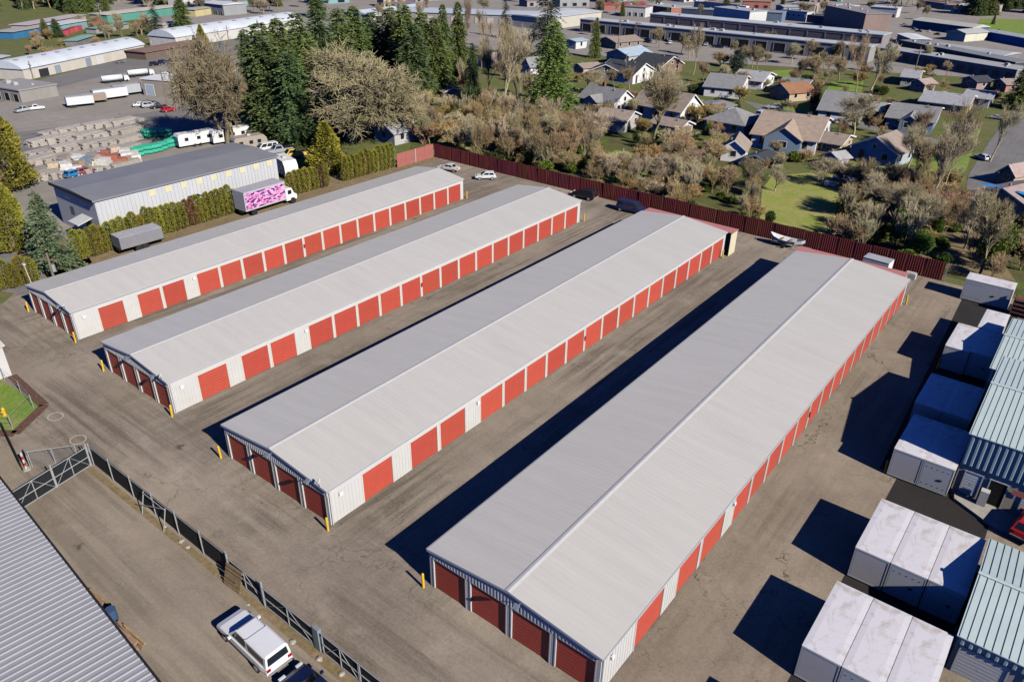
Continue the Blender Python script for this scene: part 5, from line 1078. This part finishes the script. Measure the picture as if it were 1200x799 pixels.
def scatter(kind, n, x0, x1, y0, y1, h0, h1, lab, group, wr=(.8,1.15), slope=0., v=None):
    for i in range(n):
        bx = rt.uniform(x0,x1); by = rt.uniform(y0,y1)+slope*(bx-x0); u = rt.random(); h = (h0+(h1-h0)*u)*sfp(bx,by); k = rt.randrange(len(TINT[kind])) if v is None else v
        side = ['left','middle','right'][min(2,int(3*(bx-x0)/(x1-x0)))]
        L_ = '%s %s %s, %s part'%(['low','mid-sized','tall'][min(2,int(u*3))], TINT[kind][k], lab.replace('tan shrub','shrub').replace('ochre ','').replace('reddish ','').replace('dark ',''), side)
        if len(L_.split()) > 16: L_ = L_.replace(' leafless','')
        if len(L_.split()) > 16: L_ = L_.replace(' the ',' ')
        plant(kind, at(bx,by), h, h*rt.uniform(*wr), L_, group, None, k)
scatter('sapling',44,556,700,138,190,4,7.5,'leafless sapling in the brush between the cedar and the fence','saplings below the cedar',(.5,.9),.10)
scatter('shrub',26,556,700,138,190,1.8,4.2,'leafless tan shrub in the brush between the cedar and the fence','brush below the cedar',(.9,1.5),.10)
scatter('tree',9,560,700,150,182,5,7.5,'thin leafless tree rising from the brush below the cedar','thin trees below the cedar',(.6,.9),.08)
scatter('sapling',34,696,885,190,228,2.4,5.2,'leafless sapling along the fence right of the swing set','saplings along the fence',(.6,1.0),.19)
scatter('green',12,700,885,196,232,1.0,1.8,'leafy shrub along the fence right of the swing set','green undergrowth along the fence',(1.2,2),.19)
scatter('shrub',30,696,885,190,228,1.4,3.2,'leafless brush shrub along the fence right of the swing set','brush along the fence',(.9,1.6),.19)
scatter('tree',8,770,890,205,225,3.5,5.5,'small leafless tree in the brush along the fence','small bare trees along the fence',(.8,1.1),.12)
scatter('sapling',16,480,560,128,174,3,6,'leafless sapling near the garden lawn by the hedge end','saplings by the garden lawn',(.5,.9),.12)
scatter('shrub',12,480,560,128,174,2,5,'leafless shrub near the garden lawn by the hedge end','brush by the garden lawn',(1.0,1.8),.12)
scatter('tree',6,470,560,150,172,4,6.5,'slim leafless tree near the garden lawn by the hedge end','slim trees by the garden lawn',(.6,.9),.1)
scatter('sapling',12,750,838,152,200,2.5,5,'leafless sapling below the cottage and hipped house','saplings by the cottages',(.6,1.0))
scatter('green',10,750,845,150,196,1.0,1.8,'leafy shrub below the cottage and hipped house','green shrubs by the cottages',(1.2,2))
scatter('shrub',16,750,848,152,200,1.8,4.6,'ochre leafless shrub below the cottage and hipped house','ochre brush by the cottages',(1.0,1.8))
scatter('tree',9,990,1085,225,288,4.5,7,'leafless tree in the thicket right of the back lawn','thicket right of the lawn',(.7,1.0))
scatter('sapling',34,985,1120,215,296,3,6.5,'leafless sapling in the thicket right of the back lawn','thicket saplings',(.5,.9))
scatter('green',10,985,1120,235,305,1.2,2.2,'leafy shrub in the thicket right of the back lawn','green undergrowth of the thicket',(1.2,2))
scatter('shrub',22,985,1120,215,296,2,5,'leafless shrub in the thicket right of the back lawn','thicket shrubs',(.9,1.5))
scatter('tree',7,1062,1120,165,222,6.5,10,'leafless tree in the row between the lawn houses and the street','street side bare trees',(.5,.75))
scatter('shrub',12,1130,1200,258,332,1.6,4,'leafless shrub near the dirt clearing at the right edge','right edge brush')
scatter('tree',8,680,880,96,118,5,8,'leafless garden tree between the gabled houses','garden trees among the houses',(.7,1.0))
scatter('shrub',22,655,885,88,152,1.8,4.4,'leafless garden shrub between the gabled houses','garden shrubs among the houses',(.8,1.5))
scatter('shrub',16,900,1070,100,160,1.5,3.4,'leafless garden shrub around the tan roofed houses','garden shrubs by the tan roofs',(.8,1.4))
scatter('tree',14,860,1110,68,96,6,10,'leafless tree in the strip below the dock building','bare trees below the docks',(.6,.9),.03)
scatter('shrub',24,800,1190,68,104,2,5,'leafless shrub in the strip below the dock building','brush below the docks',(.8,1.5),.05)
scatter('shrub',18,895,995,176,202,1.2,2.8,'leafless shrub in front of the large tan roofed house','brush before the tan roofed house',(.8,1.4))
scatter('poplar',9,540,640,40,84,8,12,'leafless tree in the strip left of the big fir','bare trees left of the fir',(.4,.6))
scatter('sapling',14,540,640,90,140,4,8,'leafless sapling left of the big cedar','saplings left of the cedar',(.4,.7))
scatter('shrub',8,540,640,84,136,3,5,'reddish leafless shrub left of the big cedar','reddish brush left of the cedar',(.8,1.4),0,1)
scatter('shrub',6,330,480,150,176,1.8,4,'leafless shrub under the great oak','brush under the oak',(.8,1.5))
scatter('poplar',12,440,500,12,40,9,13,'distant leafless tree behind the conifer grove','bare trees behind the grove',(.5,.7))
scatter('tree',12,230,360,2,18,9,14,'distant leafless tree beyond the arched warehouse roofs','far bare trees at top left',(.7,1))
scatter('tree',14,75,175,28,46,7,11,'leafless tree between the far left sheds','bare trees among far sheds',(.8,1))
scatter('shrub',12,0,140,46,74,4,8,'brown shrub in the rough strip behind the arched warehouse','rough strip brush')
scatter('fir',40,-30,130,-4,18,26,42,'distant dark conifer in the far left tree belt','far left conifer belt',(.35,.5))
scatter('tree',30,0,260,-12,12,16,26,'distant leafless tree in the far left tree belt','far left bare trees',(.6,.9))
scatter('fir',22,1130,1230,0,20,26,42,'distant dark conifer at the top right','top right conifers',(.5,.7))
scatter('tree',24,1040,1160,-6,10,16,26,'distant leafless tree at the top right','top right bare trees',(.7,1))
scatter('fir',14,770,1040,-10,4,10,16,'distant conifer beyond the dock buildings','conifers beyond the docks',(.4,.6))
scatter('tree',34,600,1200,-14,6,9,14,'distant leafless tree along the top edge','top edge bare trees',(.7,1))
scatter('green',16,560,700,150,192,1.6,3.0,'leafy shrub in the brush below the cedar','green undergrowth below the cedar',(1.0,1.6),.10)
scatter('green',14,985,1115,225,300,1.8,3.4,'leafy bush deep in the thicket right of the lawn','green bushes in the thicket',(.9,1.4))
scatter('green',26,670,1100,92,170,1.6,3.6,'leafy garden bush between the houses','green garden bushes',(.9,1.4))
scatter('sapling',22,900,1110,100,170,3,6,'leafless sapling between the tan roofed houses','saplings between the houses',(.6,.9))
scatter('tree',16,690,1060,36,66,6,9,'leafless tree in front of the loading dock wall','bare trees along the dock wall',(.6,.9),.03)
scatter('fir',12,640,1180,-6,30,9,14,'distant conifer between the far industrial roofs','conifers among far roofs',(.4,.6))
scatter('tree',30,560,1180,-8,26,8,13,'distant leafless tree between the far industrial roofs','bare trees among far roofs',(.7,1))
scatter('tree',20,100,430,-8,14,12,18,'distant leafless tree in the belt above the arched warehouses','belt above the arched warehouses',(.7,1))
scatter('fir',12,120,440,-8,8,14,22,'distant conifer in the belt above the arched warehouses','conifer belt above the arched warehouses',(.35,.5))
# hedges of arborvitae, one shrub at a time
_u = 'first second third fourth fifth sixth seventh eighth ninth'.split(); _t = 'tenth eleventh twelfth thirteenth fourteenth fifteenth sixteenth seventeenth eighteenth nineteenth'.split()
ORD = _u+_t+['twentieth']+['twenty-'+q for q in _u]+['thirtieth']+['thirty-'+q for q in _u]
def hedge(p, q, step, h, lab, group, dead=()):
    d = Vector((q[0]-p[0],q[1]-p[1])); n = int(d.length/step)
    for i in range(n+1):
        c = (p[0]+d.x*i/n+rt.uniform(-.08,.08), p[1]+d.y*i/n+rt.uniform(-.08,.08)); hh = h*rt.uniform(.86,1.1)
        L_ = '%s shrub, %s from left in %s'%('browning' if i in dead else 'yellow green', ORD[i], lab)
        plant('arborbrown' if i in dead else 'arbor', c, hh, step*1.35, L_, group, 'hedge')
hedge((-93.4,34.8),(-94.2,57.0), .82, 3.9, 'the hedge before the pale warehouse', 'hedge row before the warehouse', (18,19))
hedge((-94.3,66.8),(-93.9,73.0), .82, 3.8, 'the short hedge right of the pink truck', 'short hedge row by the truck', (6,))
hedge((-94.0,77.0),(-93.6,86.8), .82, 4.0, 'the hedge meeting the maroon fence', 'hedge row by the maroon fence')
hedge((-92.5,21.8),(-90.8,28.4), .82, 3.4, 'the hedge at the left edge', 'hedge row at the left edge')
